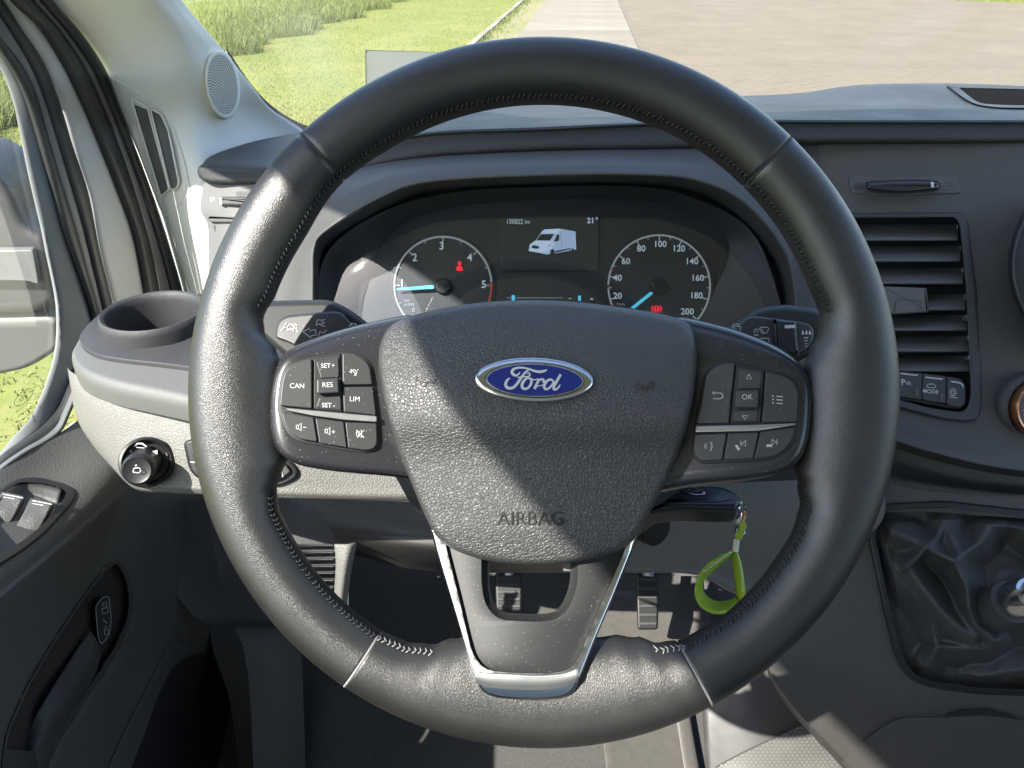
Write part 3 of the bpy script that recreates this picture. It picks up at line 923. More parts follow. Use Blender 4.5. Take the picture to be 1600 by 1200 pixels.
# inner handle recess with lock button
plate('pull_bezel', PULL, card_d(-0.003), M['dark'], door, thick=0.008, bevel=4, bh=0.002, holes=[inset(PULL, 7)])
plate('pull_recess', inset(PULL, 3), card_d(0.009), M['black'], door, thick=0.004, bevel=0)
cd_ = card_d(0.0)
surf('pull_cup', [[(20, 1190, cd_(60, 1100) + .004), (60, 1110, cd_(60, 1100) + .004), (110, 1030, cd_(110, 1030) + .004), (140, 985, cd_(140, 985) + .004)],
                  [(40, 1200, cd_(60, 1100) - .008), (85, 1120, cd_(85, 1100) - .010), (128, 1050, cd_(128, 1050) - .010), (150, 1000, cd_(145, 1000) - .004)],
                  [(62, 1205, cd_(60, 1100) + .004), (104, 1135, cd_(104, 1120) + .004), (140, 1075, cd_(140, 1070) + .004), (158, 1020, cd_(150, 1015) + .004)]], M['dark'], door, 6, 6, thick=0.002)
LK = roundpoly([(148, 946), (160, 932), (171, 930), (175, 966), (172, 992), (158, 1009), (152, 996)], 6, 4)
lk = plate('lock_button', LK, card_d(-0.001), M['black'], door, thick=0.006, bevel=2)
lkd = card_d(-0.0016)
legend('lock_mark', M['grey_print'], lkd, lk, strokes=[([tuple(p) for p in inset(LK, 1.2)], 1.0, True), ([(161, 948), (161, 942), (166, 941), (167, 950)], 1.3), ([(159, 951), (168, 949), (169, 957), (160, 959), (159, 951)], 1.3),
                                              ([(161, 968), (168, 974)], 1.4), ([(163, 984), (169, 983), (170, 990), (164, 992), (163, 984)], 1.3), ([(164, 983), (165, 979), (168, 979)], 1.2)])
# pocket at the foot of the door
plate('map_pocket', roundpoly([(195, 1240), (245, 1090), (272, 1035), (305, 1020), (362, 1014), (372, 1100), (378, 1240)], 16, 4), card_d(-0.006), M['black'], door, thick=0.01, bevel=5)
plate('pocket_edge', roundpoly([(150, 1240), (205, 1120), (262, 1010), (300, 1000), (288, 1030), (262, 1060), (225, 1150), (190, 1240)], 10, 4), card_d(-0.004), M['mid'], door, thick=0.01, bevel=5)

# ================================================================== DOOR MIRROR (outside, seen through the pane)
mir = thing('door_mirror', 'dark grey van door mirror outside the left window', 'mirror', Q(-0.78, 1.0, -0.45))
def yb(name, outline, y, th, mat, bev, parent=mir):
    dep = lambda px, py: y / ray(px, py).y
    return plate(name, outline, dep, mat, parent, thick=th, bevel=bev, bh=0.012, nb=5, ext=Vector((-0.25, 1, 0)))
yb('mirror_housing', roundpoly([(-160, 250), (-40, 250, 30), (10, 290, 30), (36, 352, 12), (66, 372, 8), (78, 400), (86, 472, 10), (60, 490), (-160, 498)], 14, 5), 0.98, 0.14, M['dark'], 14)
yb('mirror_reflection_band', roundpoly([(-160, 394), (52, 390, 6), (62, 446, 8), (40, 440), (-160, 438)], 6, 4), 0.965, 0.01, M['flange'], 2)  # pale plate stands in for a reflection on the mirror
yb('mirror_arm', roundpoly([(-160, 500), (74, 494, 8), (90, 500, 8), (93, 545, 10), (74, 560, 20), (40, 580, 20), (-160, 618)], 10, 4), 0.99, 0.10, M['pod'], 10)

# ================================================================== PILLAR TRIM
pil = thing('pillar_trim', 'pale grey windscreen pillar trim with a round speaker grille', 'pillar trim', P(300, 500, 1.0))
rowA = [X(-62, -200, -.47), X(38, -60, -.47)] + [X(a, b, -.47) for a, b in B7[1:]]
PIL = [rowA,
       [(40, -200, .66), (118, -60, .735), (160, 0, .785), (205, 55, .835), (250, 118, .885), (278, 188, .93), (305, 262, .945), (330, 340, .945), (350, 400, .945), (365, 456, .945), (380, 510, .945)],
       [(105, -200, .655), (185, -60, .735), (228, 0, .79), (268, 50, .84), (300, 110, .89), (322, 170, .94), (345, 225, .975), (375, 290, .985), (400, 350, .985), (420, 420, .985), (440, 480, .985)],
       [(142, -200, .675), (222, -60, .75), (262, 0, .81), (300, 48, .86), (335, 100, .915), (362, 150, .965), (395, 190, 1.03), (440, 235, 1.09), (480, 290, 1.14), (500, 360, 1.16), (520, 430, 1.17)],
       [(160, -200, .69), (243, -60, .77), (284, 0, .832), (318, 42, .88), (360, 92, .935), (398, 140, .99), (426, 172, 1.05), (478, 206, 1.13), (530, 250, 1.18), (560, 320, 1.2), (580, 400, 1.2)]]
pt, pil_d = surfd('trim_panel', PIL, M['cream'], pil, 7, 8)
thicken(pt, 0.004, -1)
# speaker grille: proud ring, dished mesh with holes
spk = ellipse(348, 132, 26.5, 54, 56, -8)
sp_d = dpl((330, 95, .905), (372, 130, .962), (345, 180, .955))
sp = plate('speaker_grille', spk, lambda x, y: sp_d(x, y) - 0.006, M['cream'], pil, thick=0.03, bevel=3, bh=0.004)
hm = MB()
for r_ in range(1, 13):
    n = max(5, int(r_ * 5.4))
    for k in range(n):
        a = 2 * math.pi * (k + 0.5 * (r_ % 2)) / n
        q = ellipse(0, 0, 22.5 * r_ / 12.4, 47 * r_ / 12.4, 1)
        x, y = 22.8 * r_ / 12.6 * math.cos(a), 47.5 * r_ / 12.6 * math.sin(a)
        c, s = math.cos(R(-8)), math.sin(R(-8))
        cx, cy = 348 + x * c - y * s, 132 + x * s + y * c
        o = ellipse(cx, cy, 0.72, 1.15, 6)
        hm.add([P(p.x, p.y, sp_d(p.x, p.y) - 0.0066) for p in o], [tuple(range(6))])
h_ = hm.build('grille_holes', M['dark'], sp, smooth=False)
h_['kind'] = 'stuff'
# demister outlet let into the trim
VO = roundpoly([(166, 116, 2), (235, 152, 16), (262, 178, 22), (286, 242, 20), (298, 296, 16), (292, 312, 12), (256, 340, 4), (236, 300, 4), (205, 220, 4)], 10, 5)
vp = plate('demister_panel', VO, pil_d(-0.0025), M['cream'], pil, thick=0.004, bevel=1.5, bh=0.0015)
SLO = [[(205, 153), (231, 168), (266, 296), (252, 306)], [(235, 169), (252, 178), (264, 205), (281, 285), (278, 293), (268, 297)]]
for s_ in SLO:
    s2 = roundpoly(s_, 5, 3)
    plate('demister_slot', s2, pil_d(-0.0032), M['flange'], vp, thick=0.003, bevel=0)
    v, f = strokegeo([tuple(p) for p in s2], 1.6, pil_d(-0.005), True)
    thicken(build('slot_rim', v, f, M['cream'], vp), 0.002)
# ================================================================== DASHBOARD
dash = thing('dashboard', 'dark van dashboard with padded top, cup holder, vents and grey facia', 'dashboard', Q(0.2, 0.75, -0.4))
def off(rows, dy=0, dd=0):
    return [(a, b + dy, c + dd) for a, b, c in rows]
crest = [(314, 264, .83), (330, 244, .88), (398, 222, .93), (478, 207, .98), (560, 190, 1.0), (700, 165, 1.0), (850, 156, 1.0), (1050, 153, 1.0), (1190, 150, 1.0), (1255, 146, .99), (1310, 138, .98), (1360, 133.5, .97), (1480, 132, .97), (1600, 136, .97), (1760, 142, .97)]
lip = [(309, 266, .80), (320, 258, .79), (400, 259, .78), (478, 256, .76), (562, 233, .73), (662, 205, .71), (850, 197, .70), (1000, 189, .70), (1150, 186, .70), (1216, 185, .70), (1300, 185, .70), (1360, 185, .70), (1480, 185, .70), (1600, 185, .70), (1760, 185, .70)]
roll = [(309, 270, .797), (318, 267, .783), (400, 268, .772), (478, 264, .75), (560, 243, .718), (662, 217, .70), (850, 208, .69), (1000, 202, .69), (1150, 199, .69), (1216, 197, .69), (1300, 197, .69), (1360, 197, .69), (1480, 197, .69), (1600, 197, .69), (1760, 197, .69)]
bot = [(311, 276, .797), (330, 286, .785), (400, 288, .775), (478, 282, .752), (556, 267, .72), (662, 247, .70), (850, 236, .692), (1000, 234, .692), (1150, 228, .692), (1216, 225, .692), (1300, 224, .692), (1360, 224, .692), (1480, 224, .692), (1600, 224, .692), (1760, 224, .692)]
mid1 = [tuple((a + b) / 2 for a, b in zip(p, q)) for p, q in zip(crest, lip)]
mid1 = [(a, b + 1.5, c - .003) for a, b, c in mid1]
back = off(crest, 30, .35)
lp2 = [(a, b - 1.5, c + .004) for a, b, c in lip]
top, top_d = surfd('dash_top', [back, off(crest, 4, .06), crest, mid1, lip, roll, bot, off(bot, 1, .06)], M['dashtop'], dash, 7, 6)
thicken(top, 0.003, -1)
# tray let into the top, far right
TR = [(1498, 137, 3), (1640, 140), (1700, 143), (1700, 166), (1560, 164, 20), (1528, 161, 12)]
TRo = [(1479, 133, 2), (1640, 138), (1720, 140), (1720, 170), (1560, 168, 20), (1519, 163, 20)]
tray = plate('top_tray', roundpoly(TRo, 6, 4), top_d(-0.018), M['dashtop'], dash, thick=0.02, bevel=2, bh=0.002, holes=[roundpoly(TR, 6, 4)])
plate('tray_floor', roundpoly(TR, 6, 4), top_d(-0.010), M['tray'], tray, thick=0.003, bevel=0)

# instrument hood
H0 = [(424, 500, .71), (432, 440, .71), (446, 385, .72), (480, 300, .735), (552, 256, .735), (662, 238, .72), (850, 226, .715), (1000, 222, .715), (1150, 218, .715), (1235, 250, .71), (1270, 372, .69), (1284, 500, .69)]
Hh = [(446, 500, .70), (455, 440, .695), (468, 390, .69), (508, 322, .683), (572, 281, .675), (664, 257, .67), (850, 246, .668), (1000, 245, .668), (1128, 253, .67), (1202, 296, .672), (1254, 385, .68), (1268, 500, .69)]
H1 = [(466, 500, .685), (470, 440, .68), (480, 388, .675), (514, 340, .668), (582, 292, .66), (666, 266, .655), (850, 255, .65), (1000, 255, .65), (1112, 264, .655), (1188, 308, .66), (1243, 395, .67), (1257, 500, .68)]
H2 = [(488, 500, .675), (488, 440, .67), (490, 384, .665), (511, 357, .658), (588, 311, .65), (668, 283, .645), (850, 273, .64), (1000, 272, .64), (1092, 282, .645), (1168, 320, .65), (1232, 402, .66), (1248, 500, .67)]
H3 = [(490, 500, .677), (490, 440, .673), (492, 386, .668), (513, 360, .662), (590, 314, .655), (670, 286, .65), (850, 276, .645), (1000, 275, .645), (1091, 285, .65), (1166, 323, .655), (1230, 404, .665), (1246, 500, .673)]
H4 = [(506, 500, .73), (507, 440, .73), (510, 405, .73), (530, 378, .73), (606, 332, .73), (684, 303, .73), (850, 292, .73), (1000, 292, .73), (1085, 305, .73), (1150, 345, .73), (1208, 420, .73), (1222, 500, .73)]
hood = surf('instrument_hood', [H0, Hh, H1, H2], M['mid'], dash, 8, 6); thicken(hood, .002, -1)
surf('hood_tunnel', [H3, H4], M['face2'], dash, 8, 4)

# left end: vent housing and vertical facia
vl = surf('facia_panel', [[(318, 286, .80), (360, 288, .785), (420, 288, .77), (480, 285, .745)],
                          [(313, 326, .80), (360, 326, .785), (420, 326, .77), (480, 326, .735)],
                          [(324, 352, .80), (360, 352, .785), (420, 352, .77), (480, 350, .73)],
                          [(326, 400, .80), (360, 400, .785), (420, 400, .77), (475, 400, .725)],
                          [(327, 520, .80), (370, 520, .785), (420, 520, .765), (470, 520, .72)]], M['pod'], dash, 6, 6)
vd = dpl((330, 300, .797), (400, 300, .775), (340, 420, .797))
plate('slider_recess', roundpoly([(326, 298), (420, 300), (420, 326), (322, 322)], 3, 3), lambda x, y: vd(x, y) - .002, M['mid'], dash, thick=.004, bevel=1.5)
sld = plate('vent_slider', roundpoly([(341, 307, 4), (420, 308), (420, 323), (344, 321, 4)], 4, 4), lambda x, y: vd(x, y) - .010, M['mid'], dash, thick=.010, bevel=4, bh=.005)
plate('slider_tip', roundpoly([(342, 308), (346, 308), (347, 320), (343, 320)], 1.2, 2), lambda x, y: vd(x, y) - .0108, M['silver'], sld, thick=.003, bevel=.5)
legend('vent_mark', M['grey_print'], lambda x, y: vd(x, y) - .003, dash, strokes=[([(329, 309), (335, 309), (335, 316), (329, 316), (329, 309)], .9), ([(330, 315), (334, 310)], .9)])
plate('vent_lip', roundpoly([(324, 338, 3), (420, 340), (420, 349), (328, 347, 3)], 3, 3), lambda x, y: vd(x, y) - .008, M['mid'], dash, thick=.01, bevel=2.5)
VENT = roundpoly([(333, 352, 2), (440, 354), (440, 480), (352, 480), (346, 420, 8), (343, 386, 4)], 4, 3)
plate('vent_shade_plate', VENT, lambda x, y: vd(x, y) - .002, M['gap'], dash, thick=.004, bevel=0)  # dark plate laid over the facia, painting the shade inside the vent
for k in range(3):
    yy = 372 + k * 34
    plate('air_vane', roundpoly([(347, yy), (440, yy + 2), (440, yy + 12), (350, yy + 9)], 2, 2), lambda x, y: vd(x, y) - .006, M['mid'], dash, thick=.004, bevel=1)

# lower light facia below the gauges, wrapping round to the door
LF = [[(106, 556, .705), (110, 580, .685), (170, 605, .665), (250, 620, .652), (340, 640, .645), (440, 660, .645), (540, 668, .655), (650, 676, .67)],
      [(110, 592, .705), (116, 612, .682), (172, 640, .660), (250, 652, .648), (340, 668, .642), (440, 684, .642), (540, 690, .652), (650, 696, .665)],
      [(116, 640, .71), (128, 664, .684), (182, 690, .660), (252, 700, .647), (340, 708, .641), (440, 716, .641), (540, 720, .651), (650, 724, .664)],
      [(134, 676, .715), (152, 704, .686), (196, 735, .661), (256, 748, .649), (340, 752, .643), (440, 757, .643), (540, 759, .653), (650, 761, .664)],
      [(148, 694, .72), (168, 722, .69), (206, 757, .664), (262, 765, .652), (340, 769, .646), (440, 774, .646), (540, 777, .656), (650, 779, .667)],
      [(150, 698, .74), (172, 726, .71), (211, 764, .685), (266, 771, .672), (340, 774, .666), (440, 779, .666), (540, 781, .676), (650, 783, .687)],
      [(152, 700, .80), (175, 728, .80), (214, 765, .79), (268, 771, .78), (340, 774, .78), (440, 778, .78), (540, 780, .78), (650, 782, .79)]]
lf, lf_d = surfd('lower_facia', LF, M['light'], dash, 8, 7)
# cup-holder shelf
zp = dz(-0.318); zt = dz(-0.3135); zr = dz(-0.300)
POD = roundpoly([(107, 548, 8), (112, 566, 10), (128, 582, 14), (170, 598, 30), (240, 612, 40), (300, 625, 20), (400, 646, 20), (500, 640, 20), (500, 470, 10), (330, 452, 20), (200, 462, 20), (160, 478, 14), (132, 504, 16)], 12, 5)
POD2 = roundpoly([(122, 526, 8), (128, 541, 10), (150, 554, 16), (190, 561, 30), (250, 567, 40), (310, 575, 20), (420, 590, 20), (490, 590, 20), (490, 474, 10), (330, 457, 20), (206, 466, 20), (165, 482, 12), (138, 505, 12)], 10, 5)
CUPH = ellipse(245, 504, 72, 37, 48, -3)
pod = plate('cup_shelf', POD, zp, M['pod'], dash, thick=.022, bevel=9, bh=.011, nb=5, ext=Vector((0, 0, -1)), holes=[CUPH])
plate('shelf_mat', POD2, zt, M['dark'], pod, thick=.005, bevel=1, bh=.001, ext=Vector((0, 0, -1)), holes=[CUPH])
cc = P(244, 503, dz(-.31)(244, 503))
cup = lathe('cup_holder', cc, Vector((0, 0, 1)), [(.0475, -.012), (.0478, .006), (.0472, .0105), (.0455, .0125), (.0432, .0118), (.0415, .0095), (.0405, .004), (.0385, -.030), (.036, -.065), (.030, -.068), (.0001, -.068)], M['dark'], dash, 72)
# mirror adjuster
kb_c = P(229, 722, lf_d(-.008)(229, 722)); kb_n = (P(216, 736, 1) * 0 + (EYE - kb_c)).normalized()
ax = (kb_n + Vector((-.24, 0, -.20))).normalized()
ad = lathe('mirror_adjuster', kb_c, kb_n, [(.0001, .004), (.0165, .004), (.0172, .008), (.0188, .0095), (.0205, .0085), (.0212, .003), (.0214, -.03)], M['black'], dash, 48)
lathe('adjuster_knob', kb_c, ax, [(.0135, -.002), (.0128, .012), (.0120, .018), (.0128, .026), (.0122, .031), (.0105, .0335), (.0085, .0325), (.0001, .0325)], M['black'], ad, 40)
kd = (kb_c + ax * .034 - EYE).dot(FW)
kx, ky = proj(kb_c + ax * .033)
legend('adjuster_mark', M['grey_print'], kd - .001, ad, strokes=[([(kx - 6, ky + 3), (kx - 5, ky - 3), (kx + 4, ky - 4), (kx + 6, ky + 1), (kx + 3, ky + 4), (kx - 6, ky + 3)], 1.6), ([(kx - 3, ky - 7), (kx, ky - 8)], 2.2)])
rd = (kb_c + ax * .0085 - EYE).dot(FW) - .001
legend('dial_marks', M['grey_print'], rd, ad, strokes=[([(209, 697), (215, 693), (222, 693), (229, 698)], 2.4), ([(213, 699), (226, 700)], 1.2)],
       polys=[[(201, 704), (206, 702), (205, 709)], [(238, 705), (246, 703), (246, 710), (241, 710)], [(228, 747), (234, 745), (231, 749)]])
# dimmer switch half hidden by the wheel, lamp switch to the right of it
for nm, oc in (('dimmer_switch', [(286, 690, 8), (303, 685, 6), (350, 690), (350, 752), (312, 750, 10), (296, 736, 12)]), ('lamp_switch', [(380, 700), (455, 720, 8), (466, 735, 4), (464, 748, 8), (440, 760, 8), (390, 765)])):
    s_ = plate(nm, roundpoly(oc, 8, 4), lf_d(-.004), M['black'], dash, thick=.01, bevel=4, bh=.003)
    if nm == 'dimmer_switch':
        plate('thumb_wheel', roundpoly([(297, 700, 4), (312, 697), (345, 697), (345, 740), (305, 733, 6)], 4, 3), lf_d(-.0075), M['dark'], s_, thick=.006, bevel=3, bh=.003)
        legend('dimmer_mark', M['white'], lf_d(-.0085), s_, strokes=[([(297, 722), (330, 724)], 1.6)])
    else:
        plate('lamp_dial', roundpoly([(385, 712), (446, 724, 5), (456, 737, 4), (438, 752, 6), (385, 755)], 4, 3), lf_d(-.0075), M['dark'], s_, thick=.006, bevel=3, bh=.003)
        legend('lamp_mark', M['white'], lf_d(-.0085), s_, strokes=[([(434, 744), (441, 739), (442, 745)], 1.6), ([(433, 748), (438, 746)], 1.6)])

# below the facia: knee panel, open pocket with ribs, pale divider
KP = [[(200, 772, .80), (330, 774, .78), (430, 778, .76), (540, 781, .75), (650, 784, .75), (760, 790, .75), (900, 795, .75)],
      [(220, 800, .80), (330, 800, .78), (430, 800, .76), (540, 805, .75), (650, 810, .75), (760, 815, .75), (900, 820, .75)],
      [(240, 830, .82), (330, 828, .79), (430, 828, .77), (540, 830, .755), (650, 838, .745), (760, 842, .745), (900, 845, .745)],
      [(250, 850, .86), (330, 848, .83), (430, 848, .80), (540, 848, .78), (650, 860, .76), (760, 866, .76), (900, 868, .76)],
      [(260, 870, .95), (330, 866, .93), (430, 864, .92), (540, 866, .90), (650, 890, .88), (760, 895, .88), (900, 895, .88)]]
POC = [(170, 760), (440, 778), (490, 796), (518, 830), (527, 850), (527, 905), (524, 960), (170, 960)]
KP = [[(a, b, c + .05) for a, b, c in r] for r in KP]
kp, kp_d = surfd('knee_panel', KP, M['facia'], dash, 34, 24, cut=[POC])  # darker plastic stands in for the shade under the facia overhang
tube('pocket_rim', spline([(400, 782, .762), (440, 783, .758), (478, 794, .754), (503, 818, .752), (520, 843, .75), (527, 856, .75)], 6), .0040, M['facia'], dash, 8)
surf('divider', [[(523, 850, .75), (545, 850, .748), (556, 848, .755)], [(526, 880, .752), (540, 880, .748), (549, 880, .76)], [(524, 925, .76), (534, 925, .755), (542, 925, .768)], [(521, 980, .77), (528, 980, .765), (536, 980, .775)]], M['light'], dash, 6, 6, thick=.003)
surf('pocket_back', [[(325, 760, .88), (350, 764, .875), (420, 770, .87), (480, 776, .865), (545, 782, .86)],
                     [(330, 830, .88), (352, 832, .88), (420, 835, .87), (480, 838, .86), (545, 840, .86)],
                     [(338, 880, .88), (358, 885, .88), (420, 890, .87), (480, 890, .865), (545, 890, .86)],
                     [(344, 906, .88), (364, 940, .88), (402, 962, .88), (462, 972, .88), (545, 976, .88)]], M['dark'], dash, 6, 6)
for k in range(7):
    yy = 850 + k * 11
    plate('pocket_rib', roundpoly([(430, yy), (522, yy), (522, yy + 5), (430, yy + 5)], 1.5, 2), .846, M['dark'], dash, thick=.01, bevel=2, bh=.003)
tube('knee_seam', spline([(568, 778, .748), (580, 800, .745), (598, 835, .742), (618, 860, .752)], 6), .0028, M['dark'], dash, 8)
surf('side_kick_panel', [[(180, 790, .92), (300, 780, .95), (420, 800, 1.0)], [(300, 960, .93), (380, 960, .96), (450, 960, 1.0)], [(380, 1010, .93), (430, 1010, .95), (470, 1010, 1.0)], [(400, 1300, .95), (440, 1300, .97), (480, 1300, 1.0)]], M['mid'], dash, 5, 5)
tube('kick_rim', spline([(326, 790, .876), (331, 850, .876), (342, 905, .876), (363, 942, .876), (402, 964, .875), (462, 975, .875)], 6), .0045, M['mid'], dash, 10)

# column cowl behind the hub
surf('column_cowl', [[(590, 560, .56), (700, 540, .54), (845, 535, .53), (990, 540, .54), (1110, 560, .56)],
                     [(588, 690, .56), (700, 690, .52), (845, 690, .51), (990, 690, .52), (1112, 690, .56)],
                     [(622, 752, .56), (700, 770, .525), (845, 790, .515), (990, 770, .525), (1085, 752, .56)],
                     [(640, 785, .58), (720, 815, .56), (845, 850, .55), (985, 835, .56), (1045, 800, .58)],
                     [(650, 800, .66), (740, 840, .66), (845, 880, .66), (985, 850, .66), (1040, 820, .66)]], M['dark'], dash, 6, 6)
# knee bolster right of the column and the trim beside it
KB = [[(900, 760, .66), (1000, 760, .66), (1100, 756, .66), (1200, 752, .66), (1380, 745, .66)],
      [(880, 830, .655), (1000, 826, .655), (1100, 826, .655), (1200, 822, .655), (1380, 810, .655)],
      [(880, 885, .66), (1000, 886, .66), (1100, 890, .66), (1180, 905, .665), (1330, 860, .66)],
      [(880, 893, .668), (1000, 894, .668), (1090, 898, .668), (1170, 930, .672), (1300, 900, .67)],
      [(880, 894, .75), (1000, 895, .75), (1090, 899, .75), (1170, 932, .75), (1300, 902, .75)]]
kbo, kbo_d = surfd('knee_bolster', KB, M['bolster'], dash, 6, 6)
tube('bolster_seam', spline([(1020, 806, .653), (1100, 812, .652), (1140, 822, .652), (1160, 850, .655), (1150, 890, .662)], 6), .0012, M['black'], dash, 6)

# centre facia
CF = [[(1235, 222, .705), (1280, 222, .70), (1340, 222, .697), (1440, 222, .695), (1540, 222, .693), (1640, 222, .69), (1760, 222, .69)],
      [(1240, 262, .702), (1282, 262, .70), (1340, 262, .695), (1440, 262, .693), (1540, 262, .690), (1640, 262, .688), (1760, 262, .688)],
      [(1245, 320, .70), (1284, 320, .697), (1340, 320, .692), (1440, 320, .690), (1540, 320, .687), (1640, 320, .685), (1760, 320, .685)],
      [(1250, 420, .696), (1290, 420, .692), (1340, 420, .687), (1440, 420, .685), (1540, 420, .682), (1640, 420, .680), (1760, 420, .68)],
      [(1250, 520, .690), (1295, 520, .686), (1350, 520, .681), (1440, 520, .679), (1540, 520, .676), (1640, 520, .674), (1760, 520, .674)],
      [(1250, 600, .684), (1300, 600, .680), (1360, 600, .674), (1440, 602, .672), (1540, 606, .669), (1640, 612, .666), (1760, 612, .666)],
      [(1250, 650, .676), (1310, 650, .670), (1375, 652, .663), (1440, 664, .660), (1540, 682, .657), (1640, 690, .655), (1760, 692, .655)],
      [(1250, 672, .668), (1320, 672, .662), (1390, 680, .652), (1450, 698, .648), (1540, 719, .646), (1640, 732, .645), (1760, 736, .645)],
      [(1250, 680, .668), (1320, 680, .664), (1390, 690, .655), (1450, 708, .652), (1540, 730, .650), (1640, 742, .649), (1760, 746, .649)],
      [(1250, 684, .70), (1320, 685, .69), (1390, 698, .69), (1450, 716, .69), (1540, 737, .69), (1640, 748, .69), (1760, 752, .69)]]
VO_ = [(1318, 334, 10), (1334, 333, 8), (1504, 331, 10), (1512, 342, 8), (1526, 450, 3), (1535, 632, 10), (1529, 655, 10), (1512, 660, 10), (1470, 655, 6), (1390, 634, 6), (1362, 624, 8)]
VI_ = [(1322, 344, 6), (1336, 340, 6), (1492, 339, 5), (1500, 350, 6), (1510, 455, 3), (1517, 620, 8), (1510, 642, 10), (1495, 644, 8), (1450, 637, 6), (1395, 622, 6), (1370, 612, 6)]
VOr, VIr = roundpoly(VO_, 8, 4), roundpoly(VI_, 6, 4)
cf, cf_d = surfd('centre_facia', CF, M['facia'], dash, 20, 16, cut=[[tuple(p) for p in inset(VOr, 4.5)]])
thicken(cf, .002, -1)
tube('facia_seam', spline([(1278, 226, .699), (1280, 250, .699), (1284, 272, .698)], 4), .0007, M['mid'], dash, 6)
plate('facia_edge', [(1244, 226), (1277, 226), (1283, 275), (1262, 275)], cf_d(-.001), M['dark'], dash, thick=.004, bevel=1)
vf = plate('vent_frame', VOr, cf_d(-.004), M['dark'], dash, thick=.03, bevel=5, bh=.004, nb=4, holes=[VIr])
plate('vent_well', inset(VIr, -3), cf_d(.034), M['gap'], vf, thick=.004, bevel=0)
cfd = cf_d(0)
# vanes: tilted blades with an upper face and a thin front edge
for k, (yl, xl, xr) in enumerate([(373, 1326, 1497), (406, 1330, 1501), (441, 1336, 1505), (482, 1342, 1509), (514, 1348, 1511), (547, 1354, 1514), (578, 1360, 1515)]):
    d0, d1 = cfd(1420, yl) + .003, cfd(1420, yl) + .030
    m = MB()
    a = [P(xl, yl - 1, d0), P(xr, yl - 1, d0), P(xr, yl - 23, d1), P(xl, yl - 23, d1)]
    b = [P(xl, yl + 4, d0 + .001), P(xr, yl + 4, d0 + .001), P(xr, yl - 16, d1), P(xl, yl - 16, d1)]
    m.add(a + b, [(0, 1, 2, 3), (7, 6, 5, 4), (0, 4, 5, 1), (1, 5, 6, 2), (3, 2, 6, 7), (0, 3, 7, 4)])
    o = m.build('air_vane', M['pod'], vf, smooth=False)
    bv = o.modifiers.new('bevel', 'BEVEL'); bv.width = .0012; bv.segments = 2
    if k in (3, 4):
        tube('vane_pin', [(1505, yl - 18, d0 - .001), (1512, yl - 14, d0 - .002)], .0018, M['mid'], vf, 6)
TB = roundpoly([(1376, 447, 2), (1448, 450, 2), (1451, 488, 3), (1392, 492, 3), (1380, 480, 3)], 3, 3)
tb = plate('vent_tab', TB, lambda x, y: cfd(1420, 470) - .006 + (492 - y) * .00006, M['pod'], vf, thick=.018, bevel=3, bh=.003)
legend('tab_groove', M['dark'], lambda x, y: cfd(1420, 470) - .0065 + (492 - y) * .00006, tb, strokes=[([(1398, 488), (1400, 470), (1404, 467), (1438, 471), (1441, 488)], 1.2)])
# slider above the vent
SR = roundpoly([(1326, 278, 4), (1330, 275, 4), (1496, 274, 4), (1502, 302, 4), (1428, 304, 20), (1400, 306, 20), (1330, 303, 4)], 4, 4)
plate('slider_recess', SR, cf_d(-.0012), M['mid'], dash, thick=.003, bevel=2, bh=.001)
sl_ = plate('vent_slider', roundpoly([(1351, 284, 5), (1390, 281, 8), (1430, 280, 8), (1466, 282, 5), (1470, 290, 5), (1466, 297, 5), (1420, 302, 12), (1396, 302, 12), (1354, 297, 5)], 5, 4), cf_d(-.011), M['gloss'], dash, thick=.012, bevel=6, bh=.006, nb=4)
plate('slider_tip', roundpoly([(1454, 284), (1459, 284), (1460, 293), (1455, 293)], 1.4, 2), cf_d(-.0122), M['white'], sl_, thick=.004, bevel=.6)
legend('slider_mark', M['dark'], cf_d(-.002), dash, strokes=[([(1336, 287), (1345, 287), (1345, 295), (1336, 295), (1336, 287)], .9), ([(1337, 294), (1344, 288)], .9)])
legend('slider_mark', M['dark'], cf_d(-.002), dash, strokes=[([(1482, 286), (1488, 286)], 1.2), ([(1481, 290), (1489, 290)], 1.2)])
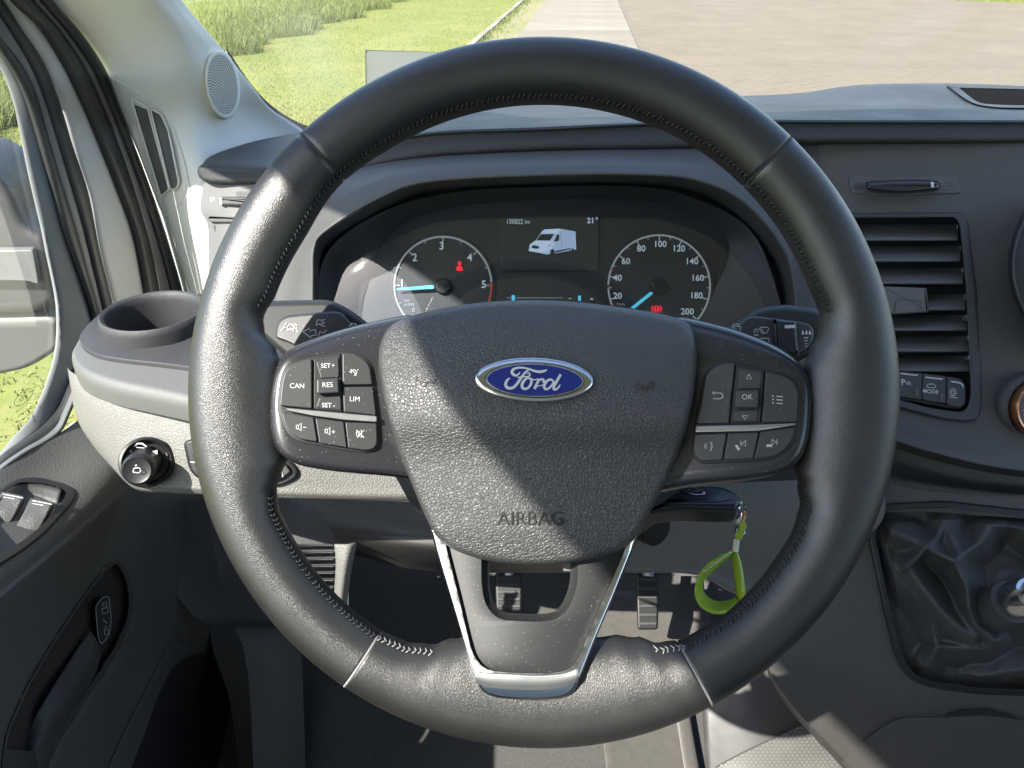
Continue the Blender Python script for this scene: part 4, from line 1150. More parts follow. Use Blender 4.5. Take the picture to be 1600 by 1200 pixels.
# row of keys under the vent
BP = roundpoly([(1392, 578, 4), (1500, 590, 6), (1510, 598, 6), (1512, 634, 10), (1500, 641, 8), (1400, 624, 4), (1388, 612, 4)], 6, 4)
bpn = plate('switch_strip', BP, cf_d(.001), M['black'], dash, thick=.01, bevel=3, bh=.002)
BT = [[(1394, 580, 2), (1441, 583, 1), (1440, 625, 1), (1396, 618, 3)], [(1442, 583, 1), (1478, 588, 1), (1478, 631, 1), (1441, 625, 1)], [(1480, 588, 1), (1500, 592, 5), (1508, 600, 5), (1510, 630, 6), (1500, 638, 6), (1479, 632, 1)]]
for k, b in enumerate(BT):
    bt = plate('dash_button', roundpoly([(p[0], p[1], max(p[2], 2.8)) for p in b], 3, 3), cf_d(-.0015), M['dark'], bpn if False else dash, thick=.006, bevel=1.6, bh=.001)
    L = cf_d(-.0021)
    if k == 0:
        legend('button_mark', M['white'], L, bt, strokes=[([(1407, 583.5), (1434, 586.5)], 2.2), ([(1415, 596), (1416, 601), (1417, 597), (1421, 596)], .8)], texts=[('P', 1411, 597, 9, -8, 0.015), ('ııı', 1420, 598.5, 6, -8, 0.01)])
    elif k == 1:
        legend('button_mark', M['white'], L, bt, strokes=[([(1446, 589.5), (1473, 592.5)], 2.2), ([(1448, 604), (1450, 600), (1459, 600), (1462, 603), (1461, 606), (1449, 605), (1448, 604)], 1.0)], texts=[('MODE', 1454, 611.5, 6, 5, 0.012)])
    else:
        legend('button_mark', M['white'], L, bt, strokes=[([(1486, 596), (1499, 598), (1504, 601), (1505, 606)], 2.2), ([tuple(p) for p in ellipse(1489, 613, 5, 5.6, 16)], 1.0, True), ([tuple(p) for p in ellipse(1489, 613, 2.4, 2.8, 12)], .9, True), ([(1483, 620), (1497, 622)], 1.0)])
for x, y in ((1433, 614), (1471, 622)):
    plate('key_split', roundpoly([(x - 2, y - 6), (x + 4, y - 8), (x + 2, y + 7), (x - 3, y + 6)], 1, 2), cf_d(-.0022), M['mid'], bpn, thick=.002, bevel=.5)
# display cowl and climate dial at the right edge
dcv = plate('display_cowl', roundpoly([(1606, 318, 30), (1584, 360, 30), (1573, 410, 40), (1580, 460, 40), (1604, 512, 30), (1700, 560, 30), (1780, 420, 60), (1700, 300, 30)], 30, 6), cf_d(-.030), M['black'], dash, thick=.032, bevel=12, bh=.012, nb=5)
kc = P(1612, 636, cfd(1600, 636)); kn = Vector((0.03, -.86, .42)).normalized()
cdl = lathe('climate_dial', kc, kn, [(.0310, -.004), (.0310, .002), (.0292, .006), (.0262, .0075), (.0245, .006)], M['dark'], dash, 64)
lathe('dial_ring', kc, kn, [(.0246, .005), (.0244, .013), (.0232, .0155), (.0214, .0145), (.0208, .012)], M['copper'], cdl, 64)
lathe('dial_face', kc, kn, [(.0212, .011), (.0205, .0125), (.0001, .0135)], M['gloss'], cdl, 48)
for k in range(8):
    a = math.pi * (0.62 + k * 0.08)
    u_ = Vector((1, 0, 0)); w_ = kn.cross(u_).normalized()
    c_ = kc + kn * .0138 + (u_ * math.cos(a) - w_ * math.sin(a) * -1) * .0165
    box('dial_light', c_, u_ * .0012, w_ * .0006, kn * .0004, M['red_mark'], cdl)
# lower edge below the facia
LD = [[(1340, 684, .70), (1400, 700, .695), (1460, 718, .69), (1540, 738, .685), (1640, 750, .68), (1760, 754, .68)],
      [(1340, 705, .70), (1400, 722, .695), (1460, 738, .69), (1540, 754, .685), (1640, 762, .68), (1760, 766, .68)],
      [(1340, 725, .69), (1400, 740, .685), (1460, 752, .68), (1540, 764, .675), (1640, 772, .67), (1760, 776, .67)],
      [(1330, 735, .682), (1400, 748, .675), (1460, 758, .67), (1540, 768, .665), (1640, 776, .66), (1760, 780, .66)],
      [(1310, 760, .68), (1390, 768, .672), (1460, 776, .667), (1540, 784, .662), (1640, 792, .658), (1760, 795, .658)],
      [(1290, 800, .68), (1390, 800, .672), (1460, 800, .667), (1540, 806, .662), (1640, 812, .658), (1760, 815, .658)]]
surf('lower_ledge', LD, M['facia'], dash, 8, 6)

# ================================================================== LOWER CONSOLE
con = thing('lower_console', 'grey plastic console panel right of the steering wheel below the dashboard', 'console', P(1450, 1150, .72))
CN = [[(1352, 740, .672), (1420, 760, .67), (1500, 770, .665), (1600, 780, .66), (1760, 785, .655)],
      [(1320, 830, .672), (1380, 830, .668), (1480, 835, .664), (1600, 840, .66), (1760, 840, .655)],
      [(1286, 905, .676), (1350, 920, .668), (1460, 930, .664), (1600, 935, .66), (1760, 935, .655)],
      [(1240, 985, .682), (1330, 1000, .672), (1450, 1020, .668), (1600, 1030, .665), (1760, 1030, .66)],
      [(1200, 1036, .688), (1310, 1060, .680), (1440, 1090, .675), (1600, 1100, .672), (1760, 1100, .67)],
      [(1243, 1108, .70), (1330, 1120, .695), (1440, 1140, .69), (1600, 1150, .686), (1760, 1150, .685)],
      [(1314, 1184, .72), (1380, 1195, .712), (1460, 1205, .706), (1600, 1215, .70), (1760, 1215, .70)],
      [(1390, 1270, .74), (1440, 1275, .73), (1500, 1280, .72), (1600, 1290, .715), (1760, 1290, .71)]]
BO = [(1364, 800, 10), (1382, 787, 10), (1475, 782, 20), (1600, 796, 6), (1760, 806, 4), (1760, 1100, 4), (1600, 1088, 6), (1527, 1085, 10), (1447, 1074, 20), (1418, 1060, 20), (1399, 1028, 14), (1380, 953, 10), (1356, 838, 8)]
BOr = roundpoly(BO, 8, 5)
cn, cn_d = surfd('console_panel', CN, M['facia'], con, 22, 18, cut=[[tuple(p) for p in inset(BOr, 9)]])
thicken(cn, .003, -1)
surf('console_flank', [[(1352, 742, .673), (1240, 985, .683), (1200, 1036, .689), (1243, 1108, .701), (1314, 1184, .721), (1390, 1270, .741)],
                       [(1330, 800, .85), (1238, 985, .85), (1198, 1040, .85), (1236, 1112, .86), (1306, 1188, .88), (1380, 1272, .90)]], M['facia'], con, 6, 4)
# lid at the foot with finger notch
lid = plate('console_lid', roundpoly([(1312, 1190, 6), (1362, 1148, 8), (1392, 1128, 14), (1412, 1120, 14), (1480, 1121), (1510, 1110, 12), (1560, 1108, 12), (1586, 1124, 8), (1760, 1128), (1760, 1280), (1400, 1280)], 6, 4), cn_d(-.0028), M['facia'], con, thick=.004, bevel=2.5, bh=.002)
plate('lid_notch', roundpoly([(1478, 1120, 3), (1500, 1110, 8), (1545, 1108, 8), (1582, 1118, 6), (1590, 1125, 2), (1570, 1121, 4), (1530, 1118, 8), (1500, 1120, 6)], 3, 3), cn_d(-.0036), M['gap'], lid, thick=.003, bevel=0)

# ================================================================== GEAR LEVER
gl = thing('gear_lever', 'black wrinkled leather gaiter and gear lever with bright collar', 'gear lever', P(1480, 930, .66))
bfr = plate('gaiter_frame', BOr, cn_d(-.004), M['black'], gl, thick=.014, bevel=5, bh=.003, nb=4, holes=[inset(BOr, 11)])
cnd = cn_d(.006)
RIDGES = [  # polyline in pixels with (x, y, height m, half width px)
    [(1368, 808, .006, 20), (1400, 832, .016, 22), (1440, 850, .022, 24), (1455, 852, .024, 22)],
    [(1474, 812, .012, 22), (1466, 838, .020, 18), (1448, 856, .026, 18), (1420, 884, .024, 16)],
    [(1448, 856, .026, 22), (1492, 878, .034, 26), (1508, 910, .040, 28), (1516, 950, .042, 26), (1524, 978, .040, 24), (1554, 1002, .036, 22)],
    [(1420, 884, .022, 26), (1450, 930, .030, 30), (1490, 975, .036, 34), (1520, 995, .038, 28)],
    [(1480, 812, .010, 24), (1494, 850, .024, 30), (1498, 876, .032, 24)],
    [(1500, 872, .030, 24), (1530, 850, .026, 26), (1548, 822, .022, 24), (1575, 810, .018, 26), (1600, 826, .022, 26), (1640, 870, .03, 30)],
    [(1376, 862, .010, 26), (1410, 905, .014, 26), (1440, 945, .016, 22), (1458, 985, .018, 20), (1466, 1010, .020, 16)],
    [(1428, 1062, .006, 18), (1446, 1040, .014, 18), (1466, 1013, .022, 18), (1500, 1012, .026, 22), (1536, 1014, .030, 20), (1558, 1000, .034, 18)],
    [(1530, 1056, .014, 22), (1600, 1045, .016, 26), (1700, 1040, .016, 30)]]
def seg_h(x, y):
    tot = 0
    for rd in RIDGES:
        best = 0
        for (x0, y0, h0, w0), (x1, y1, h1, w1) in zip(rd, rd[1:]):
            L = (x1 - x0) ** 2 + (y1 - y0) ** 2
            t = max(0, min(1, ((x - x0) * (x1 - x0) + (y - y0) * (y1 - y0)) / L))
            dd = math.hypot(x - x0 - t * (x1 - x0), y - y0 - t * (y1 - y0))
            w = (w0 + t * (w1 - w0)) * 1.3
            q = dd / w
            best = max(best, (h0 + t * (h1 - h0)) * (1 - (math.sqrt(q * q + .010) - .1)))
        tot += max(0, best) ** 6
    return tot ** (1 / 6)
inn = inset(BOr, 9)
cen = Vector((1510, 935))
NR, NA = 90, 260
dense = resample(inn + [inn[0]], NA + 1)[:-1]
v, f = [], []
for i in range(NR + 1):
    t = i / NR
    for p in dense:
        q = cen.lerp(p, t)
        q2 = q + Vector((noise.noise(Vector((q.x, q.y, 0)) * .03), noise.noise(Vector((q.x, q.y, 9)) * .03))) * 3
        fall = min(1, (1 - t) * 7)
        cone = .030 * max(0, 1 - math.hypot((q.x - 1600) / 95, (q.y - 935) / 80))
        h = max(seg_h(q2.x, q2.y), cone) * fall * 1.0 + .0008 * noise.noise(Vector((q.x, q.y, 3)) * .06) * fall
        v.append(P(q.x, q.y, cnd(q.x, q.y) + .006 * (1 - fall * .2) - h))
f = gridfaces(NR + 1, NA, True)
build('gaiter', v, f, M['boot'], gl, sharp=0)
ga = P(1640, 915, .60); gdir = (P(1800, 860, .50) - P(1570, 945, .632)).normalized()
lv_c = P(1566, 946, .638)
lathe('gaiter_sleeve', lv_c, gdir, [(.0185, -.02), (.0168, .000), (.0162, .005), (.0172, .009), (.0168, .012), (.013, .0125)], M['boot'], gl, 40)
lathe('lever_collar', lv_c, gdir, [(.0130, .011), (.0142, .014), (.0150, .020), (.0148, .032), (.0130, .038), (.0105, .039)], M['chrome'], gl, 40)
lathe('lever_knob', lv_c, gdir, [(.010, .037), (.013, .050), (.020, .075), (.021, .095), (.016, .112), (.0001, .118)], M['gloss'], gl, 40)
for pts in ([(1374, 866), (1410, 905), (1440, 944), (1455, 985), (1458, 1003)], [(1428, 1060), (1446, 1036), (1464, 1016)], [(1530, 1014), (1548, 1010), (1557, 1000)]):
    sp_ = spline([Vector(p) for p in pts], 8)
    bv = conform(v, f, -.0006)
    tube('gaiter_seam', [P(p.x, p.y, bv(p.x, p.y)) for p in sp_], .0009, M['boot'], gl, 6)

# ================================================================== INSTRUMENT CLUSTER
ic = thing('instrument_cluster', 'dark van instrument cluster with two round gauges and a small screen', 'instrument cluster', P(860, 480, .72))
FD = .722
plate('cluster_face', roundpoly([(500, 560), (500, 400, 30), (600, 322, 60), (700, 288, 60), (1010, 282, 60), (1100, 300, 60), (1226, 420, 60), (1236, 560)], 20, 6), FD, M['face'], ic, thick=.01, bevel=0)
# smoked inner surround with a curved top, right and left shoulders
surf('inner_surround', [[(496, 520, .70), (508, 400, .70), (600, 330, .70), (720, 300, .70), (860, 292, .70), (1000, 292, .70), (1090, 312, .70), (1180, 370, .70), (1234, 520, .70)],
                        [(560, 520, .7205), (572, 450, .7205), (612, 360, .7205), (720, 322, .7205), (860, 312, .7205), (1000, 312, .7205), (1080, 335, .7205), (1140, 390, .7205), (1080, 520, .7205)]], M['face2'], ic, 8, 6)
g1 = plate('rev_counter', ellipse(692, 446, 82, 82, 64), FD - .002, M['face'], ic, thick=.004, bevel=1)
g2 = plate('speedometer', ellipse(1030, 447, 86, 86, 64), FD - .002, M['face'], ic, thick=.004, bevel=1)
ND = FD - .0034
def arc(cx, cy, r, a0, a1, n=40):
    return [(cx + r * math.cos(R(a0 + (a1 - a0) * k / n)), cy - r * math.sin(R(a0 + (a1 - a0) * k / n))) for k in range(n + 1)]
def tick(cx, cy, r0, r1, a, w):
    c, s = math.cos(R(a)), math.sin(R(a))
    return ([(cx + r0 * c, cy - r0 * s), (cx + r1 * c, cy - r1 * s)], w)
st = [(arc(692, 446, 76, 228, 4), 3.2)]
for k in range(6): st.append(tick(692, 446, 75, 67, 225 - 45 * k, 2.2))
for k in range(5): st.append(tick(692, 446, 75, 70, 202.5 - 45 * k, 1.4))
legend('gauge_scale', M['glow_dim'], ND, g1, strokes=[(a, w * .92) for a, w in st])
legend('red_zone', M['red_mark'], ND, g1, strokes=[(arc(692, 446, 76, 3, -24, 10), 3.0), tick(692, 446, 75, 69, 0, 1.8)])
for t_, x_, y_ in (('1', 628, 442), ('2', 648, 402), ('3', 690, 384), ('4', 734, 402), ('5', 756, 444)):
    legend('gauge_number', M['glow'], ND - .0003, g1, texts=[(t_, x_, y_, 11.5, 0, .012)])
legend('unit_text', M['glow_dim'], ND - .0003, g1, texts=[('rpm', 636, 469, 4, 0), ('x1000', 639, 475.5, 4.6, 0), ('0', 646, 484, 7, 0)])
thicken(legend('rev_needle', M['glow_blue'], ND - .004, g1, polys=[[(620, 450.5), (676, 445.5), (678, 447), (678, 450), (676, 451.5), (620, 453.5)]]), .001)
plate('needle_hub', ellipse(692, 447, 13, 13, 28), ND - .003, M['black'], g1, thick=.004, bevel=3, bh=.002)
sb = legend('belt_lamp', M['glow_red'], ND - .0004, g1, polys=[[tuple(p) for p in ellipse(718, 411.5, 2.9, 3.2, 12)], [(712.5, 422.5), (713.5, 417), (716, 415.3), (720, 415.3), (722.5, 417), (723.5, 422.5), (718, 423.5)]])
ang = lambda vkm: 221.5 - 26.3 * vkm / 20
st = []
for a0, a1 in ((222, 203), (201.5, 182.5), (178.5, 161), (159, -43)): st.append((arc(1030, 447, 79.5, a0, a1), 3.0))
for k in range(11): st.append(tick(1030, 447, 79, 70, ang(20 * k), 2.2))
for k in range(20): st.append(tick(1030, 447, 79, 74, ang(10 * k + (0 if k % 2 else 10)), 1.3))
legend('gauge_scale', M['glow_dim'], ND, g2, strokes=[(a, w * .92) for a, w in st])
legend('limit_marks', M['red_mark'], ND, g2, strokes=[tick(1030, 447, 81, 76, 160, 1.6), tick(1030, 447, 81, 76, 180.5, 1.6), tick(1030, 447, 81, 76, 202.3, 1.6)])
nums = {20: (965, 462), 40: (965, 434), 60: (978, 408), 80: (1002, 388), 100: (1031.5, 381), 120: (1060.5, 388), 140: (1081, 408), 160: (1090, 434), 180: (1088, 461.5), 200: (1074, 486.5)}
for k, (x, y) in nums.items():
    legend('gauge_number', M['glow'], ND - .0003, g2, texts=[(str(k), x, y, 9.4, 0, .012)])
legend('unit_text', M['glow_dim'], ND - .0003, g2, texts=[('km/h', 970, 475, 4.4, 6)])
thicken(legend('speed_needle', M['glow_blue'], ND - .004, g2, polys=[[(985.5, 480.5), (1015.5, 456.5), (1019.5, 456.5), (1019, 460), (991, 482.5)]]), .001)
plate('needle_hub', ellipse(1030, 447, 13, 13, 28), ND - .003, M['black'], g2, thick=.004, bevel=3, bh=.002)
bl = legend('brake_lamp', M['glow_red'], ND - .0004, g2, polys=[[tuple(p) for p in ellipse(1026, 483, 5.6, 5.6, 18)]], strokes=[(arc(1026, 483, 7.6, 135, 225, 8), 1.6), (arc(1026, 483, 7.6, -45, 45, 8), 1.6)])
legend('lamp_symbol', M['gap'], ND - .0007, g2, strokes=[([(1026, 479), (1026, 484.5)], 1.5), ([(1026, 486), (1026, 487.2)], 1.5), ([tuple(p) for p in ellipse(1026, 483, 4.6, 4.6, 16)], .5, True)])
# trip screen
scr = plate('trip_screen', roundpoly([(782, 337), (935, 336), (934, 422), (784, 423)], 1.5, 2), FD - .003, M['lcd'], ic, thick=.004, bevel=.6)
SD = FD - .0036
legend('odometer_text', M['glow'], SD, scr, texts=[('130822', 804, 346, 7.4, 1, .012, .82), ('km', 824, 346.5, 5.6, 1, .01, .8)])
legend('temperature_text', M['glow_van2'], SD, scr, texts=[('21', 923, 344.5, 8, 0, .02), ('°', 932.5, 344, 8, 0, .02)])
s5 = lambda pts: [(600 + x / 4.444, 320 + y / 4.444) for x, y in pts]
legend('screen_van_body', M['glow_van'], SD, scr, polys=[s5([(1005, 320), (1012, 275), (1055, 245), (1090, 195), (1110, 172), (1215, 165), (1330, 185), (1335, 310), (1200, 335), (1130, 345)])])
legend('screen_van_front', M['glow_van2'], SD - .0003, scr, polys=[s5([(1005, 322), (1014, 275), (1056, 248), (1160, 250), (1190, 262), (1165, 300), (1120, 328)]), s5([(1090, 192), (1112, 172), (1215, 166), (1222, 182), (1190, 200)])])
legend('screen_van_dark', M['lcd'], SD - .0006, scr, polys=[s5([(1058, 248), (1088, 205), (1182, 202), (1152, 248)]), s5([(1180, 258), (1202, 205), (1218, 210), (1214, 250)]), s5([(1022, 300), (1034, 280), (1070, 285), (1080, 300), (1060, 306)]), s5([(1155, 318), (1170, 305), (1186, 320), (1184, 365), (1165, 372), (1155, 350)]), s5([(1300, 312), (1310, 300), (1320, 312), (1318, 342), (1302, 344)]), s5([(1190, 320), (1296, 300), (1296, 308), (1190, 332)])])
legend('screen_van_line', M['lcd'], SD - .0006, scr, strokes=[(s5([(1228, 186), (1232, 300)]), .5), (s5([(1140, 290), (1160, 275)]), .8)])
# bar of small lit marks under the screen
legend('fuel_marks', M['glow_dim'], FD - .001, ic, strokes=[([(792, 465.5), (880, 465.5)], 1.0), ([(888, 466.5), (893, 466.5)], 2.0), ([(922, 467), (927, 467.5)], 3)])
legend('fuel_needles', M['glow_blue'], FD - .002, ic, strokes=[([(802, 461), (802, 470)], 5), ([(905.5, 462), (905.5, 470)], 4.5)])
# clear lens
surf('lens', [[(520, 404, .700), (606, 330, .697), (690, 300, .694), (850, 290, .692), (1000, 290, .694), (1084, 302, .697), (1148, 340, .698), (1210, 420, .700)],
              [(520, 470, .695), (606, 430, .690), (690, 410, .686), (850, 404, .684), (1000, 404, .686), (1084, 412, .690), (1148, 430, .693), (1214, 470, .696)],
              [(520, 560, .692), (606, 560, .688), (690, 560, .684), (850, 560, .682), (1000, 560, .684), (1084, 560, .688), (1148, 560, .690), (1218, 560, .692)]], M['screen_glass'], ic, 6, 6)
# ================================================================== STEERING WHEEL
WC = (849, 613)
DW = 0.42
wh = thing('steering_wheel', 'black leather steering wheel with switch pads and an oval blue badge on its hub', 'steering wheel', P(WC[0], WC[1], .45))
RI = [(0, 405), (5, 412), (8.5, 424), (12, 442), (16, 453), (22, 450), (40, 452), (60, 454), (90, 453), (120, 453), (134, 457), (148, 447), (160, 448), (165, 456), (168, 448), (171, 426), (175, 410), (180, 405), (188, 405), (194, 412), (197, 430), (200, 447), (204, 455), (220, 456), (234, 455), (241, 448), (246, 436), (250, 414), (254, 400), (260, 396), (270, 396), (280, 396), (286, 400), (291, 414), (295, 436), (300, 447), (310, 452), (330, 450), (336, 443), (340, 428), (344, 412), (350, 405)]
SEAMS = [133.2, 45.9, 235.8, 298.3]
def ri(a):
    a %= 360
    for (a0, r0), (a1, r1) in zip(RI, RI[1:] + [(360, 405)]):
        if a0 <= a <= a1:
            t = (a - a0) / (a1 - a0); t = t * t * (3 - 2 * t)
            return r0 + (r1 - r0) * t
def rim_pt(a, ph, grow=0.0):
    """a: angle round the wheel; ph: 0 outer edge, 90 towards the driver, 180 inner edge"""
    ro, r1 = 550.0, ri(a)
    rc = (ro + 452) / 2
    c, s = math.cos(R(ph)), math.sin(R(ph))
    ce = math.copysign(abs(c) ** 0.92, c); se = math.copysign(abs(s) ** 0.92, s)
    rr = rc + (ro - rc) * ce if c > 0 else rc + (rc - r1) * ce
    d = DW - 0.0175 * se
    if c < 0 and r1 < 450:       # flare: run down to the spoke
        k = min(1, (452 - r1) / 48)
        d += 0.004 * k * (-ce) ** 2
    rr += grow / 0.00035 * c; d -= grow * s
    px, py = WC[0] + rr * math.cos(R(a)), WC[1] - rr * math.sin(R(a))
    # the trace is read in the wheel plane: keep it there and let depth act as true depth
    q = P(px, py, DW)
    return q - FW * (d - DW) * -1
angs = sorted(set([k * 1.2 for k in range(300)] + [s + o for s in SEAMS for o in (-.30, -.18, -.08, 0, .08, .18, .30)]))
PH = 44
v = []
for a in angs:
    dep = min([abs(a - s) for s in SEAMS])
    g = -0.0011 * max(0, 1 - (dep / .22) ** 2) if dep < .22 else 0
    for k in range(PH):
        v.append(rim_pt(a, 360 * k / PH, g))
n = len(angs)
f = gridfaces(n, PH, True) + [((n - 1) * PH + k, (n - 1) * PH + (k + 1) % PH, (k + 1) % PH, k) for k in range(PH)]
rim = build('rim', v, f, M['rim'], wh, sharp=0, recalc=True)
for s in SEAMS:
    low = s > 200
    tube('rim_seam', [rim_pt(s, ph, -0.0004) for ph in range(-10, 176, 6)], .0007 if low else .0006, M['thread_light'] if low else M['thread'], rim, 6)
# cross-stitching along the inner edge
def stitches(ranges, mat, ph0=150, amp=1.0):
    m = MB()
    for a0, a1 in ranges:
        a, k = a0, 0
        while a < a1:
            w = .62 + .14 * math.sin(k * 2.1)
            ja = random.uniform(-.15, .15)
            p0, p1 = rim_pt(a + ja, ph0 - 7 * amp, .0004), rim_pt(a + w + ja, ph0 + 3 * amp, .0007)
            p2, p3 = rim_pt(a + ja * .5, ph0 + 9 * amp, .0004), rim_pt(a + w - .1, ph0 - 1 * amp, .0007)
            for A_, B_ in ((p0, p1), (p2, p3)):
                m.add(*tubegeo([A_, A_.lerp(B_, .5) - FW * .0005, B_], [.00030, .00042, .00030], 5))
            a += 1.02; k += 1
    o = m.build('stitching', mat, rim, sharp=0)
    o['kind'] = 'stuff'
    return o
stitches([(16, 163)], M['thread'], 158)
stitches([(201, 236), (299, 338)], M['thread'], 160)
stitches([(236, 246.3), (293.5, 298.6)], M['thread_light'], 160)

# gloss spoke panels either side of the hub
def spk_d(px, py):
    e = max(0, 1 - abs(px - 849) / 430)             # 1 at the centre
    q = .4095 + .020 * min(1, e * 1.9) ** 1.3 + (620 - py) * .00006
    return q + max(0, 560 - py) * .00010
LSP = roundpoly([(760, 530, 4), (660, 500, 4), (640, 491, 10), (560, 507, 40), (490, 528, 40), (446, 548, 18), (428, 574, 20), (419, 620, 30), (421, 672, 24), (432, 706, 22), (462, 727, 24), (530, 738, 40), (600, 743, 20), (640, 748, 6), (760, 760, 4)], 10, 6)
RSP = roundpoly([(930, 530, 4), (1040, 500, 4), (1062, 494, 8), (1090, 499, 20), (1150, 514, 40), (1215, 540, 30), (1250, 566, 18), (1266, 590, 16), (1270, 622, 24), (1266, 676, 24), (1254, 716, 26), (1228, 740, 24), (1170, 752, 40), (1080, 760, 20), (930, 790, 4)], 10, 6)
def bent(name, oc, dep, mat, steps, back=.022, parent=wh, n=10):
    """slab whose front follows a depth field: rings run in from the outline to the centre"""
    o = [Vector(p[:2]) for p in oc]
    c = Vector((sum(p.x for p in o) / len(o), sum(p.y for p in o) / len(o)))
    v = [P(p.x, p.y, dep(p.x, p.y) + back) for p in o]
    for w, h in steps:
        v += [P(p.x, p.y, dep(p.x, p.y) + h) for p in inset(o, w)]
    last = inset(o, steps[-1][0])
    for k in range(1, n):
        v += [P(q.x, q.y, dep(q.x, q.y)) for q in [p.lerp(c, k / n) for p in last]]
    f = gridfaces(len(v) // len(o), len(o), True) + [tuple(range(len(v) - len(o), len(v)))]
    return build(name, v, f, mat, parent, recalc=True, sharp=50)
for oc in (LSP, RSP):
    bent('spoke_panel', oc, spk_d, M['gloss'], [(0, .010), (1.5, .0045), (4, .0022), (8, .0008), (13, 0)])

# switch packs
L_ = lambda pts: [(390 + p[0] / 4, 450 + p[1] / 4) + tuple(p[2:]) for p in pts]
R_ = lambda pts: [(1020 + p[0] / 4, 450 + p[1] / 4) + tuple(p[2:]) for p in pts]
def sd(o): return lambda px, py: spk_d(px, py) + o
def pack(outline):
    bent('pack_bezel', roundpoly(outline, 6, 5), sd(-.0010), M['gap'], [(0, .0008), (.5, .0002), (1.2, 0)], .006)
def button(name, outline, lift, r=2.0, mat='button', bev=1.6, parent=None):
    # a flat key: its own plane through three spots of the panel
    xs, ys = [p[0] for p in outline], [p[1] for p in outline]
    s3 = sd(-.0014 - lift)
    pts = [(min(xs), min(ys)), (max(xs), min(ys)), ((min(xs) + max(xs)) / 2, max(ys))]
    pl = dpl(*[(x, y, s3(x, y)) for x, y in pts])
    FLAT[0] = pl
    q = []
    for i, p in enumerate(outline):          # sharp corners need a longer run-in for the bevel
        a, b = Vector(outline[i - 1][:2]) - Vector(p[:2]), Vector(outline[(i + 1) % len(outline)][:2]) - Vector(p[:2])
        q.append((p[0], p[1], max(p[2] if len(p) > 2 else r, (bev + 1.3) / math.tan(max(.25, a.angle(b) / 2)))))
    outline = q
    return plate(name, roundpoly(outline, r, 4), pl, M[mat], parent or wh, thick=.004, bevel=bev, bh=.0009)
FLAT = [None]
def mark(parent, lift, **k):
    f = FLAT[0]
    return legend('button_mark', M['white'], lambda x, y: f(x, y) - .00025, parent, **k)
pack(L_([(172, 748, 3), (180, 640, 10), (195, 545, 14), (225, 492, 12), (285, 458, 12), (400, 425, 12), (575, 393, 6), (645, 393, 10), (728, 430, 12), (768, 480, 10), (785, 570, 12), (808, 800, 6), (812, 985, 10), (786, 1022, 10), (730, 1034, 8), (600, 1018, 12), (425, 985, 12), (305, 965, 10), (240, 918, 12), (205, 855, 10), (182, 790, 6)]))
pack(R_([(250, 905, 4), (262, 800, 8), (288, 700, 10), (318, 540, 8), (370, 486, 10), (445, 458, 8), (520, 460, 4), (705, 506, 8), (838, 538, 10), (900, 584, 10), (924, 660, 10), (912, 850, 10), (884, 960, 12), (832, 1032, 12), (755, 1068, 10), (635, 1084, 10), (435, 1096, 10), (298, 1100, 10), (252, 1060, 8), (240, 1000, 6)]))
b = button('button', L_([(188, 735, 1), (196, 640, 3), (210, 550, 8), (244, 492, 8), (300, 465, 8), (388, 440, 2), (390, 754, 1)]), .0022); mark(b, .0022, texts=[('CAN', *L_([(297, 611)])[0], 7.6, 1, 0.0)])
b = button('button', L_([(580, 408, 1), (640, 408, 6), (718, 446, 8), (752, 492, 6), (768, 604, 1), (580, 606, 1)]), .0022)
mark(b, .0022, strokes=[(arc(553, 582, 4.2, -60, 200, 12), 1.0), ([(548, 577), (556, 584)], 1.2), ([(546, 580), (549, 582)], 1.2), ([(553, 586), (557, 586)], 1.2), ([(558, 579), (560, 577)], 1.0)])
b = button('button', L_([(582, 618, 1), (770, 616, 1), (792, 796, 3), (588, 774, 1)]), .0022); mark(b, .0022, texts=[('LIM', *L_([(657, 693)])[0], 7.6, 2, 0.0)])
b = button('rocker_frame', L_([(400, 442, 1), (568, 409, 1), (580, 774, 1), (400, 757, 1)]), .0012, mat='gap')
b = button('rocker_half', L_([(414, 460, 3), (556, 432, 3), (560, 560, 2), (444, 566, 2)]), .0018); mark(b, .0018, texts=[('SET', *L_([(476, 485)])[0], 6.8, -2, .01), ('+', *L_([(522, 483)])[0], 6, -2, .01)])
b = button('rocker_half', L_([(436, 682, 2), (570, 674, 2), (573, 764, 2), (412, 748, 2)]), .0018); mark(b, .0018, texts=[('SET', *L_([(482, 732)])[0], 6.8, 1, .01), ('-', *L_([(528, 733)])[0], 7, 1, .01)])
b = button('rocker_bar', L_([(420, 570, 2), (554, 561, 2), (560, 655, 3), (420, 662, 3)]), .0058, bev=2.2); mark(b, .0058, texts=[('RES', *L_([(487, 604)])[0], 7.6, -2, 0.0)])
b = button('trim_strip', L_([(184, 743, 1), (250, 750, 2), (796, 800, 2), (796, 839, 2), (600, 826, 3), (400, 800, 3), (250, 770, 3)]), .0030, mat='strip', bev=1.4)
b = button('button', L_([(198, 773, 3), (250, 782, 2), (400, 808, 1), (424, 962, 1), (312, 944, 8), (252, 904, 8), (218, 848, 6)]), .0022)
spkr = lambda cx, cy: [([(cx - 6, cy - 3), (cx - 2.5, cy - 3), (cx + 1.5, cy - 6.5), (cx + 1.5, cy + 6), (cx - 2.5, cy + 2.5), (cx - 6, cy + 2.5), (cx - 6, cy - 3)], 1.1), ([(cx - 2.5, cy - 3), (cx - 2.5, cy + 2.5)], .9)]
mark(b, .0022, strokes=spkr(469, 667.5) + [([(473.5, 667.5), (478.5, 668)], 1.1)])
